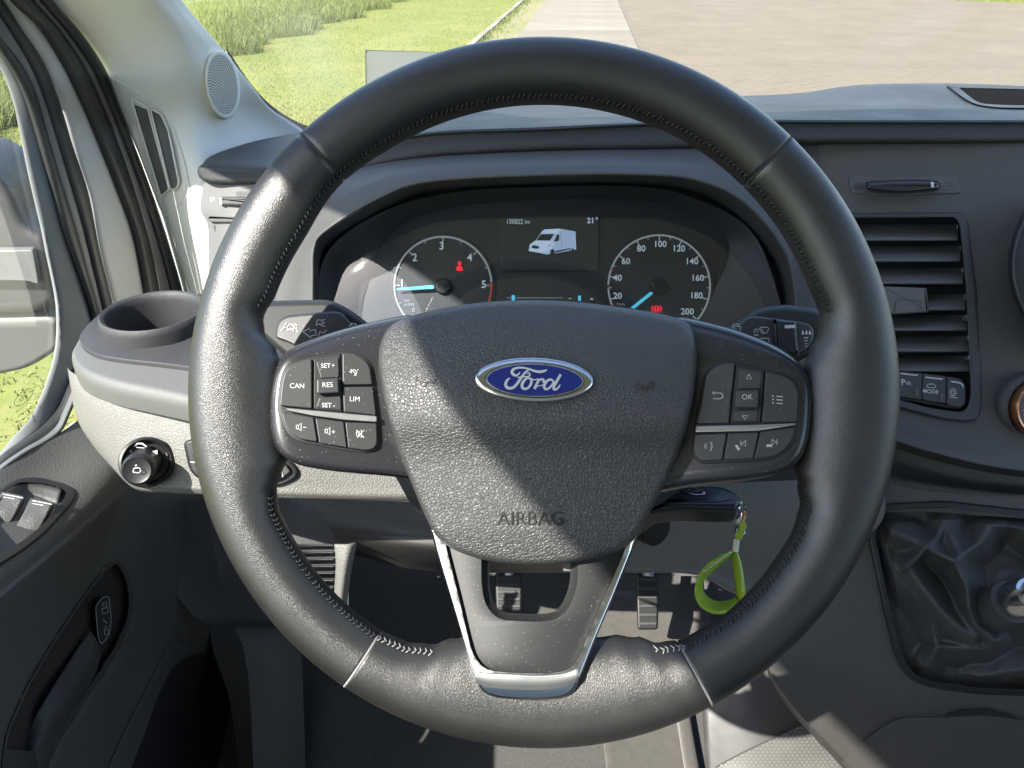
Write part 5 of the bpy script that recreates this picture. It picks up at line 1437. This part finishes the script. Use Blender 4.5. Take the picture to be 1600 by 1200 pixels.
b = button('button', L_([(410, 814, 1), (588, 834, 1), (608, 998, 1), (434, 968, 1)]), .0022); mark(b, .0022, strokes=spkr(514, 674) + [([(518.5, 674.5), (523.5, 674.8)], 1.1), ([(521, 672), (521, 677.4)], 1.1)])
b = button('button', L_([(597, 838, 1), (794, 845, 2), (798, 970, 6), (778, 1004, 8), (728, 1017, 8), (616, 999, 1)]), .0022); mark(b, .0022, strokes=spkr(563, 678) + [([(557, 672), (569, 684)], 1.3), ([(569, 672), (558, 684)], 1.0)])
# right pack
b = button('button', R_([(272, 848, 1), (302, 720, 2), (330, 545, 6), (380, 492, 8), (450, 470, 4), (513, 470, 1), (474, 846, 1)]), .0022)
mark(b, .0022, strokes=[([(1114, 614), (1125, 614)] + arc(1125, 618.5, 4.5, 90, -90, 8) + [(1114, 623)], 1.3), ([(1116, 611.5), (1113, 614), (1116, 616.5)], 1.1)])
b = button('rocker_frame', R_([(521, 482, 1), (698, 516, 1), (674, 842, 1), (483, 847, 1)]), .0012, mat='gap')
b = button('rocker_half', R_([(540, 502, 3), (684, 524, 3), (672, 630, 2), (530, 632, 2)]), .0018); mark(b, .0018, strokes=[(R_([(600, 538), (618, 568), (583, 568), (600, 538)]), 1.1)])
b = button('rocker_half', R_([(508, 762, 2), (660, 757, 2), (655, 834, 2), (496, 836, 2)]), .0018); mark(b, .0018, strokes=[(R_([(560, 798), (594, 798), (577, 822), (560, 798)]), 1.1)])
b = button('rocker_bar', R_([(520, 641, 2), (664, 638, 2), (655, 750, 3), (511, 746, 3)]), .0058, bev=2.2); mark(b, .0058, texts=[('OK', *R_([(590, 680)])[0], 8.2, -1, 0.0)])
b = button('button', R_([(706, 522, 1), (830, 552, 8), (888, 594, 10), (908, 662, 8), (898, 838, 1), (682, 840, 1)]), .0022)
mark(b, .0022, strokes=[(R_([(772, y), (812, y + 3)]), 1.4) for y in (677, 698, 720)] + [(R_([(746, y - 2), (755, y - 1)]), 2.2) for y in (677, 698, 720)])
b = button('trim_strip', R_([(262, 903, 1), (268, 861, 2), (600, 856, 3), (896, 844, 1), (894, 858, 1), (660, 894, 3)]), .0030, mat='strip', bev=1.4)
b = button('button', R_([(260, 912, 1), (464, 906, 1), (434, 1076, 1), (302, 1082, 6), (264, 1048, 6), (252, 1000, 3)]), .0022)
mark(b, .0022, strokes=[(arc(1106, 697, 2.6, 120, 240, 6), 1.0), (arc(1106, 697, 5, 120, 240, 6), 1.0), ([(1109, 691), (1113, 693), (1111, 696), (1113.5, 697.5), (1111, 700), (1112, 702), (1109, 704)], 1.6)])
hand = lambda cx, cy, r: rot2([(-5, -1), (-3.4, 2), (-1.4, 1), (1.4, 1), (3.4, 2), (5, -1), (3.4, -2.6), (-3.4, -2.6)], cx, cy, r)
b = button('button', R_([(470, 906, 1), (664, 900, 1), (628, 1066, 1), (441, 1077, 1)]), .0022)
mark(b, .0022, polys=[hand(1153, 699, -125)], strokes=[([(1165, 688.5), (1165, 697.5), (1159, 693), (1165, 688.5)], 1.1), ([(1157.5, 689), (1157.5, 697)], 1.1)])
b = button('button', R_([(673, 897, 1), (892, 866, 2), (868, 950, 8), (820, 1018, 10), (750, 1054, 8), (633, 1066, 1)]), .0022)
mark(b, .0022, polys=[hand(1202, 697, 0)], strokes=[([(1206.5, 686.5), (1206.5, 695), (1212.5, 691), (1206.5, 686.5)], 1.1), ([(1214, 686.5), (1214, 695)], 1.1)])

# airbag cover: three-spoke shield with a fold under the badge
PADO = [(592, 556), (597, 530), (612, 508), (645, 493), (700, 480), (760, 472), (830, 469), (900, 472), (970, 480), (1030, 490), (1068, 501), (1083, 518), (1089, 545), (1088, 580), (1081, 630), (1068, 682), (1050, 732), (1026, 780), (1004, 822), (986, 848), (958, 864), (910, 876), (860, 883), (810, 883), (760, 876), (712, 860), (684, 840), (668, 814), (648, 768), (626, 712), (608, 655), (597, 605)]
def hub_d(px, py):
    k = [(440, .444), (470, .434), (500, .4235), (540, .4125), (590, .4035), (630, .3995), (655, .3990), (672, .4000), (688, .4028), (704, .4052), (730, .4064), (780, .4060), (830, .4063), (860, .4085), (900, .414)]
    for (y0, d0), (y1, d1) in zip(k, k[1:]):
        if y0 <= py <= y1:
            t = (py - y0) / (y1 - y0); q = d0 + (d1 - d0) * t
            break
    else:
        q = k[0][1] if py < 440 else k[-1][1]
    side = min(1, abs(px - 843) / 250)
    # the fold bends up towards the sides and fades out
    return q + .010 * side ** 2.4
def hub_s(px, py):                  # smoothed along y
    return sum(hub_d(px, py + o) * w for o, w in ((-12, .1), (-6, .2), (0, .4), (6, .2), (12, .1))) + .0016 * math.exp(-(((px - 834.5) / 108) ** 2 + ((py - 594) / 50) ** 2) ** 3)
po = spline([Vector(p) for p in PADO], 6, True)
pc = Vector((842, 672))
v = []
NT = 70
for i in range(NT):
    t = 1 - (i / NT) ** 1.0 * .985
    for p in po:
        q = pc.lerp(p, t)
        e = max(0, (t - .955) / .045)
        v.append(P(q.x, q.y, hub_s(q.x, q.y) + .0075 * (1 - math.sqrt(max(0, 1 - e * e)))))
skirt = [P(p.x, p.y, hub_s(p.x, p.y) + .028) for p in po]
v = skirt + v
f = gridfaces(NT + 1, len(po), True) + [tuple(range(len(v) - len(po), len(v)))]
pad = build('airbag_cover', v, f, M['pad'], wh, sharp=0, recalc=True)
# moulded lettering and horn signs
m = MB(); m.add(*textgeo('AIRBAG', 829, 810, 21, lambda x, y: hub_s(x, y) - .0009, 0, -.012, 1.0, False, .0012))
m.build('airbag_lettering', M['pad_text'], pad, smooth=False)
def horn(cx, cy, s):
    return [([(cx - 14 * s, cy - 1), (cx - 2 * s, cy - 1), (cx + 10 * s, cy - 7), (cx + 13 * s, cy - 8)], 1.3), ([(cx - 14 * s, cy + 1), (cx + 3 * s, cy + 1), (cx + 13 * s, cy - 3)], 1.2), ([(cx + 13 * s, cy - 9), (cx + 14 * s, cy - 1)], 1.4), ([tuple(p) for p in ellipse(cx + 3 * s, cy + 3, 5.5, 5, 14)], 1.2, True), ([(cx - 15 * s, cy - 4), (cx - 14 * s, cy + 3)], 1.6)]
hl = lambda x, y: hub_s(x, y) - .0005
thicken(legend('horn_sign', M['pad'], hl, pad, strokes=horn(664, 596, -1)), .0006, 0)
thicken(legend('horn_sign', M['pad'], hl, pad, strokes=horn(1010, 603, 1)), .0006, 0)
# oval badge
bd = hub_s(834, 594)
bt_ = (hub_s(834, 625) - hub_s(834, 563)) / 62
bdd = lambda o: (lambda x, y: bd - .0034 + bt_ * (y - 594) + o)
RO = 1.6
bdg = plate('badge_ring', ellipse(834.5, 593.5, 93, 35, 72, RO), bdd(0), M['chrome'], pad, thick=.007, bevel=9, bh=.0020, nb=5)
BX = ellipse(835.5, 594, 77.5, 27.5, 72, RO)
plate('badge_groove', BX, bdd(-.0006), M['gap'], pad, thick=.003, bevel=.3)
plate('badge_line', inset(BX, 1.3), bdd(-.0010), M['silver'], pad, thick=.003, bevel=.3)
plate('badge_field', inset(BX, 3.2), bdd(-.0013), M['blue'], pad, thick=.003, bevel=.6)
c5 = lambda pts: [Vector((720 + x / 6.957, 540 + y / 6.957)) for x, y in pts]
SC = [([(645, 288), (612, 322), (578, 318), (556, 292), (572, 258), (630, 240), (710, 246), (790, 272), (850, 284), (900, 278), (938, 262)], [1.2, 2.6, 3.4, 3.6, 3.2, 2.4, 2.2, 2.8, 3.4, 3.2, 1.4]),
      ([(735, 268), (700, 292), (655, 352), (612, 414), (572, 454), (530, 464), (496, 448), (487, 412), (508, 372), (534, 352)], [2.2, 2.6, 3.2, 3.4, 3.4, 3.6, 3.6, 3.4, 2.8, 1.2]),
      ([(612, 348), (668, 338), (730, 336), (752, 318), (742, 298), (716, 306)], [1.2, 1.6, 1.8, 1.8, 1.6, 1.0]),
      ([(752, 352), (712, 358), (678, 396), (664, 440), (684, 468), (722, 466), (756, 430), (768, 388), (754, 356), (800, 372), (842, 362)], [2.2, 2.6, 3.4, 3.6, 3.2, 2.6, 3.2, 3.0, 1.8, 1.5, 1.5]),
      ([(852, 360), (828, 412), (800, 472)], [2.6, 3.4, 3.4]),
      ([(828, 414), (858, 376), (888, 366), (902, 384), (892, 402)], [1.6, 2.4, 3.0, 3.0, 1.6]),
      ([(800, 470), (840, 440), (880, 432), (908, 420)], [1.4, 1.2, 1.2, 1.0]),
      ([(1008, 384), (972, 368), (930, 392), (906, 434), (916, 468), (948, 470), (988, 432), (1014, 388)], [2.4, 2.8, 3.4, 3.6, 3.2, 2.6, 2.6, 2.4]),
      ([(1086, 312), (1052, 372), (1016, 436), (1010, 470), (1036, 476), (1066, 448), (1080, 422)], [3.0, 3.4, 3.4, 3.0, 2.6, 2.0, 1.2])]
m = MB()
for pts, ww in SC:
    q = spline(c5(pts), 5)
    w_ = [ww[min(len(ww) - 1, int(i / 5))] * (1 - (i % 5) / 5) + ww[min(len(ww) - 1, int(i / 5) + 1)] * ((i % 5) / 5) for i in range(len(q))]
    m.add(*strokegeo([tuple(p) for p in q], [x * 1.25 for x in w_], bdd(-.0017)))
scr_ = m.build('badge_script', M['script'], pad, smooth=False)

# lower spoke: bright U frame round a satin panel with a window
def low_d(px, py):
    return .4235 - max(0, min(1, (py - 850) / 210)) * .0235
UO = [(672, 826), (684, 870, 20), (708, 950, 30), (726, 1010, 30), (740, 1056, 14), (752, 1082, 14), (776, 1091, 10), (826, 1095, 30), (874, 1092, 12), (894, 1084, 14), (906, 1062, 14), (930, 1000, 30), (956, 940, 20), (984, 870, 20), (1002, 826)]
UI = [(690, 826), (700, 868, 20), (716, 930, 30), (732, 1000, 30), (741, 1028, 14), (758, 1046, 14), (790, 1051, 20), (840, 1053, 20), (880, 1050, 14), (897, 1040, 14), (908, 1018, 14), (936, 950, 20), (964, 890, 20), (990, 826)]
uo, ui = roundpoly([p + ((4,) if len(p) == 2 else ()) for p in UO], 4, 5), roundpoly([p + ((4,) if len(p) == 2 else ()) for p in UI], 4, 5)
plate('spoke_frame', uo, low_d, M['chrome'], wh, thick=.02, bevel=4.5, bh=.003, nb=4, holes=[[tuple(p) for p in ui]])
# the broad bottom of the frame falls away from the driver
fb = [[(742, 1048), (760, 1051), (800, 1053), (840, 1055), (880, 1052), (903, 1044)],
      [(744, 1060), (762, 1066), (800, 1069), (840, 1070), (880, 1066), (903, 1058)],
      [(752, 1080), (772, 1089), (804, 1093), (836, 1094), (872, 1090), (897, 1078)]]
ddd = [-.0012, -.0003, .006]
surf('frame_foot', [[(x, y, low_d(x, y) + o) for x, y in r] for r, o in zip(fb, ddd)], M['strip'], wh, 6, 6, thick=.002)
WIN = [(764, 872, 4), (891, 872, 4), (891, 912, 14), (880, 942, 14), (866, 957, 12), (840, 960, 14), (784, 957, 12), (769, 940, 12), (764, 912, 14)]
WINr = roundpoly(WIN, 6, 5)
sat = plate('spoke_insert', inset(ui, -1), lambda x, y: low_d(x, y) + .0035, M['satin'], wh, thick=.012, bevel=2.5, bh=.002, holes=[[tuple(p) for p in inset(WINr, -12)]])
# sloping surround of the window, dropping to the hole
w0, w1, w2 = inset(WINr, -12.5), inset(WINr, -5), WINr
rr = [[P(p.x, p.y, low_d(p.x, p.y) + o) for p in w] for w, o in ((w0, .0035), (w1, .0085), (w2, .010), (w2, .034))]
v = [p for r in rr for p in r]
build('window_surround', v, gridfaces(4, len(w0), True), M['satin'], wh, sharp=30, recalc=True)

# ================================================================== STALKS
def stalk(name, label, outline, d, tilt=0):
    t = thing(name, label, 'stalk', P(sum(p[0] for p in outline) / len(outline), 560, d + .03))
    dep = lambda x, y: d + (520 - y) * .00012
    plate('stalk_body', roundpoly(outline, 10, 5), dep, M['stalk'], t, thick=.03, bevel=9, bh=.010, nb=5, back=True)
    return t, dep
ls, ld = stalk('indicator_stalk', 'dark indicator stalk with white lane and headlamp signs left of the hub', [(398, 500), (406, 478, 6), (420, 470, 8), (515, 468, 14), (545, 482, 20), (590, 516, 20), (640, 570), (560, 600), (450, 560, 20), (404, 520)], .485)
LP_ = roundpoly([(430, 528, 6), (433, 503, 10), (446, 493, 10), (520, 486, 8), (534, 488, 8), (552, 508, 6), (575, 535), (560, 570), (500, 560), (448, 534, 8)], 8, 5)
lp_ = plate('stalk_face', LP_, lambda x, y: ld(x, y) - .004, M['button'], ls, thick=.012, bevel=3.5, bh=.003)
LM = lambda x, y: ld(x, y) - .0046
legend('stalk_signs', M['white'], LM, ls,
       strokes=[([(444, 511), (439, 517)], 1.8), ([(448, 504), (445, 508)], 1.6), ([(460, 505), (464, 509)], 1.6), ([(463, 512), (464, 519)], 1.8),
                ([(449, 511), (451, 507), (457, 507), (460, 511), (459, 514), (449, 514), (449, 511)], 1.4), ([(450, 515), (450, 517)], 1.6), ([(458, 515), (458, 517)], 1.6),
                ([(473, 518), (484, 513), (484, 517), (493, 515), (494, 523), (486, 525), (486, 528), (473, 518)], 1.5),
                ([(494, 509), (496, 500), (503, 500), (504, 506), (496, 507)], 1.5), ([(505, 500), (508, 499)], 1.4), ([(505, 504), (508, 504)], 1.4), ([(501, 508), (508, 510)], 1.4),
                ([(497, 526), (500, 518), (505, 521), (510, 516)], 1.4), ([(546, 510), (550, 505), (557, 507)], 2.0), ([(548, 512), (556, 509)], 1.6)])
rs, rd_ = stalk('wiper_stalk', 'dark wiper stalk with white washer signs right of the hub', [(1080, 560), (1120, 522), (1160, 496, 20), (1188, 480, 14), (1228, 476, 8), (1278, 482, 8), (1294, 500, 8), (1298, 530, 12), (1262, 560, 20), (1150, 590), (1090, 590)], .485)
rf = plate('stalk_face', roundpoly([(1142, 524), (1166, 496, 8), (1180, 494, 6), (1248, 502, 6), (1264, 506, 6), (1272, 516, 6), (1270, 534, 8), (1258, 548, 10), (1240, 556, 8), (1200, 552), (1150, 546)], 6, 5), lambda x, y: rd_(x, y) - .004, M['button'], rs, thick=.012, bevel=2.5, bh=.002)
dl = plate('stalk_dial', roundpoly([(1207, 497), (1244, 502), (1249, 556), (1212, 553)], 2.5, 3), lambda x, y: rd_(x, y) - .0075, M['black'], rs, thick=.012, bevel=5, bh=.004)
legend('dial_mark', M['white'], lambda x, y: rd_(x, y) - .0081, dl, polys=[[(1226, 508), (1242, 507.5), (1242.5, 512.5), (1226, 513)]])
legend('dial_grooves', M['gap'], lambda x, y: rd_(x, y) - .0078, dl, strokes=[([(1215, 522), (1234, 518), (1246, 517)], 1.2), ([(1216, 534), (1236, 530), (1247, 529)], 1.2), ([(1217, 545), (1238, 541), (1248, 541)], 1.2)])
RM = lambda x, y: rd_(x, y) - .0046
def wip(cx, cy, s): return [([(cx - 8 * s, cy - 4 * s), (cx - 5 * s, cy - 6 * s), (cx + 5 * s, cy - 6 * s), (cx + 8 * s, cy - 3.5 * s), (cx + 3.5 * s, cy + 4 * s), (cx - 3.5 * s, cy + 4 * s), (cx - 8 * s, cy - 4 * s)], 1.3), ([(cx, cy + 4 * s), (cx - 5 * s, cy - 4 * s)], 1.1)]
legend('stalk_signs', M['white'], RM, rs,
       strokes=wip(1151, 515, .9) + wip(1194, 517, .95) + wip(1195, 534, .95) + [([(1144, 508), (1148, 506)], 1.2), ([(1150, 506), (1156, 507)], 1.2), ([(1187, 529), (1203, 529)], 1.2), ([(1186, 531), (1182, 536)], 1.1), ([(1134, 524), (1145, 521)], 1.6), ([(1195, 538), (1198, 541)], 1.4),
                ([(1177, 516.5), (1181, 513.5), (1185, 516.5)], 1.2), ([(1177, 520), (1181, 517.5), (1185, 520)], 1.2), ([(1178, 523.5), (1185, 523.5)], 1.8)] +
       [([(1256, 528), (1263, 527.5)], 1.4), ([(1257, 532.5), (1262, 532.2)], 1.4), ([(1258, 537), (1261, 537)], 1.4), ([(1259, 541.5), (1260.5, 541.5)], 2.0)],
       polys=[[(x - 2.2, 521), (x, 515), (x + 2.2, 521), (x + 1.2, 523), (x - 1.2, 523)] for x in (1254.5, 1260, 1265.5)])

# ================================================================== KEY AND STRAP
key = thing('ignition_key', 'black van key in the column lock with a small oval badge', 'key', P(1090, 800, .57))
kd0 = dpl((1040, 790, .545), (1160, 790, .535), (1100, 755, .562))
KO = roundpoly([(1000, 800, 4), (1040, 776, 10), (1062, 764, 10), (1095, 756, 14), (1130, 758, 10), (1152, 768, 8), (1159, 780, 6), (1152, 792, 6), (1120, 792, 10), (1060, 790, 10)], 6, 4)
plate('key_body', KO, kd0, M['keyblack'], key, thick=.018, bevel=5, bh=.005, nb=4, ext=Vector((0, .25, -1)))
plate('key_inlay', roundpoly([(1040, 782, 4), (1064, 767, 8), (1096, 760, 10), (1128, 762, 6), (1145, 771, 6), (1148, 780, 4), (1124, 785, 8), (1070, 784, 8)], 5, 4), lambda x, y: kd0(x, y) - .0008, M['keyblack'], key, thick=.003, bevel=2, bh=.0008)
kbadge = plate('key_badge', ellipse(1084, 767, 18, 6, 32, 10), lambda x, y: kd0(x, y) - .0020, M['chrome'], key, thick=.003, bevel=1.2, bh=.0006)
plate('badge_field', ellipse(1083.5, 766.6, 14.5, 4.2, 32, 10), lambda x, y: kd0(x, y) - .0023, M['keyblack'], kbadge, thick=.002, bevel=.3)
legend('badge_script', M['silver'], lambda x, y: kd0(x, y) - .0025, kbadge, strokes=[([(1075, 765), (1078, 763), (1077, 769), (1082, 765), (1082, 770), (1086, 766), (1090, 768), (1092, 765)], 1.1)])
lathe('lock_barrel', P(1022, 826, .585), Vector((.45, -.7, .15)), [(.014, -.05), (.014, .0), (.0125, .004), (.0001, .004)], M['black'], key, 32)
strap = thing('key_strap', 'lime green leather loop strap hanging from the van key', 'key strap', P(1128, 955, .545))
tube('split_ring', [P(1160 + 5 * math.cos(a) * .9, 794 + 9 * math.sin(a), .548 + .003 * math.cos(a)) for a in [2 * math.pi * k / 20 for k in range(20)]], .0009, M['chrome'], strap, 6, True)
tube('clasp', [P(1157, 801, .546), P(1154, 812, .545), P(1151, 826, .545), P(1152, 834, .546)], [.0012, .0022, .0016, .0020], M['chrome'], strap, 8)
tube('clasp_hook', [P(1163, 800, .548), P(1163, 808, .547), P(1160, 816, .546)], [.0012, .0016, .0012], M['copper'], strap, 8)
plate('clasp_tag', roundpoly([(1156, 816, 4), (1163, 814, 4), (1167, 820, 4), (1164, 832, 4), (1158, 844, 4), (1150, 845, 3), (1148, 832, 3), (1154, 830, 3)], 3, 3), .543, M['lime'], strap, thick=.003, bevel=1.5)
tube('rivet', [P(1162, 832, .5425), P(1162, 834, .5418)], .0013, M['chrome'], strap, 8)
tube('bead', [P(1151, 843, .545), P(1149, 862, .545)], .0021, M['ivory'], strap, 12)
OUT = [(1144, 861, .543), (1118, 874, .541), (1098, 891, .540), (1089, 913, .540), (1088, 932, .540), (1099, 950, .540), (1120, 958, .540), (1142, 954, .541), (1158, 944, .542)]
INN = [(1146, 866, .549), (1122, 884, .551), (1102, 902, .553), (1096, 915, .554), (1100, 928, .555), (1110, 937, .555), (1124, 941, .555), (1142, 938, .554), (1150, 933, .553)]
surf('strap_loop', [OUT, [tuple((a + b) / 2 for a, b in zip(p, q)) for p, q in zip(OUT, INN)], INN], M['lime'], strap, 6, 3, thick=.0018)
RA = [(1146, 864, .549), (1146, 885, .551), (1149, 905, .552), (1152, 925, .553), (1152, 938, .554)]
RB = [(1151, 863, .543), (1157, 882, .542), (1161, 905, .541), (1163, 925, .541), (1161, 942, .541)]
surf('strap_end', [RA, [tuple((a + b) / 2 for a, b in zip(p, q)) for p, q in zip(RA, RB)], RB], M['lime'], strap, 6, 3, thick=.0018)
m = MB()
for k in range(11):
    t = k / 11; a = Vector((1141, 863)).lerp(Vector((1098, 894)), t)
    m.add(*tubegeo([P(a.x - 2.4, a.y + .5, .5395), P(a.x + 1.0, a.y + 1.2, .5405)], .0006, 5))
    a = Vector((1153, 868)).lerp(Vector((1160, 928)), t) + Vector((3.0 * math.sin(math.pi * t), 0))
    m.add(*tubegeo([P(a.x - .5, a.y - 1.6, .5395), P(a.x + .6, a.y + 1.8, .5395)], .0006, 5))
s_ = m.build('strap_stitching', M['lime_thread'], strap)

# ================================================================== FOOTWELL
FLZ = -.97
fz = lambda h: dz(FLZ + h)
mt = surf('floor_mat', [[P(930, 925, 1.24), P(1010, 925, 1.24), P(1100, 925, 1.24)], [P(925, 1010, 1.16), P(1000, 1010, 1.16), P(1110, 1010, 1.16)],
                        [P(935, 1090, fz(.006)(935, 1090)), P(1000, 1090, fz(.006)(1000, 1090)), P(1068, 1090, fz(.006)(1068, 1090))], [P(958, 1290, fz(.006)(958, 1290)), P(1020, 1290, fz(.006)(1020, 1290)), P(1084, 1290, fz(.006)(1084, 1290))]], M['mat'], None, 6, 6, thick=.006)  # mat's left edge drawn where a shadow crosses the floor
tag(mt, 'grey felt floor mat lying in the driver footwell beneath the wheel', 'floor mat')
tube('mat_piping', [P(1062, 1050, fz(.01)(1062, 1050)), P(1066, 1110, fz(.01)(1066, 1110)), P(1074, 1160, fz(.01)(1074, 1160)), P(1086, 1230, fz(.01)(1086, 1230))], .010, M['mat'], mt, 10)
cv = thing('console_side', 'grey scuffed plastic moulding beside the driver footwell', 'console side', P(1150, 1180, .95))
surf('panel_sheet', [[(1092, 1030, 1.02), (1150, 1025, 1.0), (1215, 1030, .96), (1260, 1040, .93)], [(1096, 1090, 1.0), (1160, 1085, .98), (1215, 1085, .95), (1262, 1090, .92)], [(1100, 1150, .985), (1165, 1140, .97), (1225, 1135, .945), (1280, 1130, .92)], [(1105, 1230, .97), (1170, 1230, .955), (1240, 1230, .94), (1310, 1230, .92)]], M['flankgrey'], cv, 6, 6, thick=.004)
tube('panel_edge', spline([(1084, 1100, .985), (1090, 1135, .975), (1098, 1170, .965), (1106, 1215, .955)], 6), .005, M['stud'], cv, 8)
rb = thing('rubber_step_mat', 'studded black rubber mat at the foot of the console', 'rubber mat', P(1240, 1190, .94))
ST = [[(1090, 1215, .945), (1150, 1180, .935), (1215, 1150, .915), (1252, 1132, .90)], [(1110, 1225, .935), (1170, 1200, .925), (1240, 1170, .905), (1290, 1160, .89)], [(1130, 1240, .925), (1190, 1225, .915), (1270, 1200, .895), (1330, 1195, .88)], [(1150, 1290, .91), (1220, 1280, .90), (1300, 1270, .88), (1380, 1260, .87)]]
so, so_d = surfd('mat_sheet', ST, M['matrubber'], rb, 6, 6, thick=.003)
m = MB(); sdp = so_d(-.001)
for i in range(36):
    for j in range(24):
        x, y = 1095 + i * 7.2 + (3.6 if j % 2 else 0), 1128 + j * 5.2
        if y < 1210 - (x - 1090) * .47 or (x > 1252 and y < 1132 + (x - 1252) * .9) : continue
        o = ellipse(x, y, 2.5, 1.9, 6)
        q = [P(p.x, p.y, sdp(p.x, p.y)) for p in o]; q2 = [P(p.x, p.y, sdp(p.x, p.y) - .0016) for p in inset(o, .5)]
        m.add(q + q2, gridfaces(2, 6, True) + [tuple(range(6, 12))])
o = m.build('mat_studs', M['stud'], rb); o['kind'] = 'stuff'
# dark carpet folds and tunnel seen below the wheel
tw = thing('footwell_carpet', 'dark carpet lining the driver footwell left of the pedals', 'carpet', P(400, 1180, 1.05))
surf('carpet_lining', [[(330, 900, 1.10), (440, 900, 1.18), (560, 900, 1.24), (760, 900, 1.26), (980, 900, 1.26), (1100, 900, 1.2)],
                       [(330, 1000, 1.04), (440, 1000, 1.12), (520, 1000, 1.16), (660, 1000, 1.2), (900, 1000, 1.2), (1100, 1000, 1.18)],
                       [(360, 1100, 1.0), (440, 1100, 1.06), (510, 1100, 1.06), (640, 1100, 1.12), (900, 1100, 1.14), (1100, 1100, 1.13)],
                       [(380, 1260, .95), (440, 1260, 1.0), (520, 1260, 1.0), (640, 1260, 1.05), (900, 1260, 1.05), (1100, 1260, 1.05)]], M['carpet'], tw, 8, 8)
# pedals
def pedal(label, x0, y0, w, h, d, ribs=5):
    t = thing('pedal', label, 'pedal', P(x0, y0 + h / 2, d))
    t['group'] = 'pedals in the footwell'
    dep = lambda x, y: d - (y - y0) * .0002
    pl = plate('pedal_pad', roundpoly([(x0 - w / 2, y0 - h / 2), (x0 + w / 2, y0 - h / 2), (x0 + w / 2 - 2, y0 + h / 2), (x0 - w / 2 + 2, y0 + h / 2)], 5, 4), dep, M['black'], t, thick=.015, bevel=3, bh=.003)
    for k in range(ribs):
        yy = y0 - h / 2 + (k + .7) * h / (ribs + .4)
        plate('pad_rib', roundpoly([(x0 - w / 2 + 4, yy - 2), (x0 + w / 2 - 4, yy - 2), (x0 + w / 2 - 4, yy + 2), (x0 - w / 2 + 4, yy + 2)], 1, 2), lambda x, y: dep(x, y) - .002, M['dark'], pl, thick=.003, bevel=.8)
    tube('pedal_arm', [P(x0, y0 - h / 2 + 4, d + .012), P(x0 + 3, y0 - h / 2 - 40, d + .02), P(x0 + 6, y0 - h / 2 - 140, d + .05)], .009, M['metal_dull'], t, 8)
pedal('black ribbed clutch pedal seen through the wheel\'s lower window', 795, 925, 44, 60, 1.02)
pedal('black accelerator pedal right of the wheel\'s lower spoke', 1012, 940, 36, 88, 1.06, 6)
# ================================================================== CARD ON THE WINDSCREEN
CO = [(571, 78), (760, 84), (764, 210), (576, 204)]
cd_d = lambda x, y: ws_d(x, y) - .006
cdt = thing('windscreen_card', 'plain grey paper card standing behind the windscreen left of the wheel top', 'card', P(640, 200, ws_d(640, 180) - .006))
plate('card_sheet', CO, cd_d, M['card'], cdt, thick=.001, bevel=0)
legend('card_edge', M['card_edge'], lambda x, y: cd_d(x, y) - .0006, cdt, strokes=[([(573, 200), (571.5, 79), (758, 85)], 2.2), ([(582, 200), (579, 84)], 1.2)], polys=[[(583, 84), (597, 84.5), (600, 200), (586, 200)]])
bpy.context.view_layer.update()
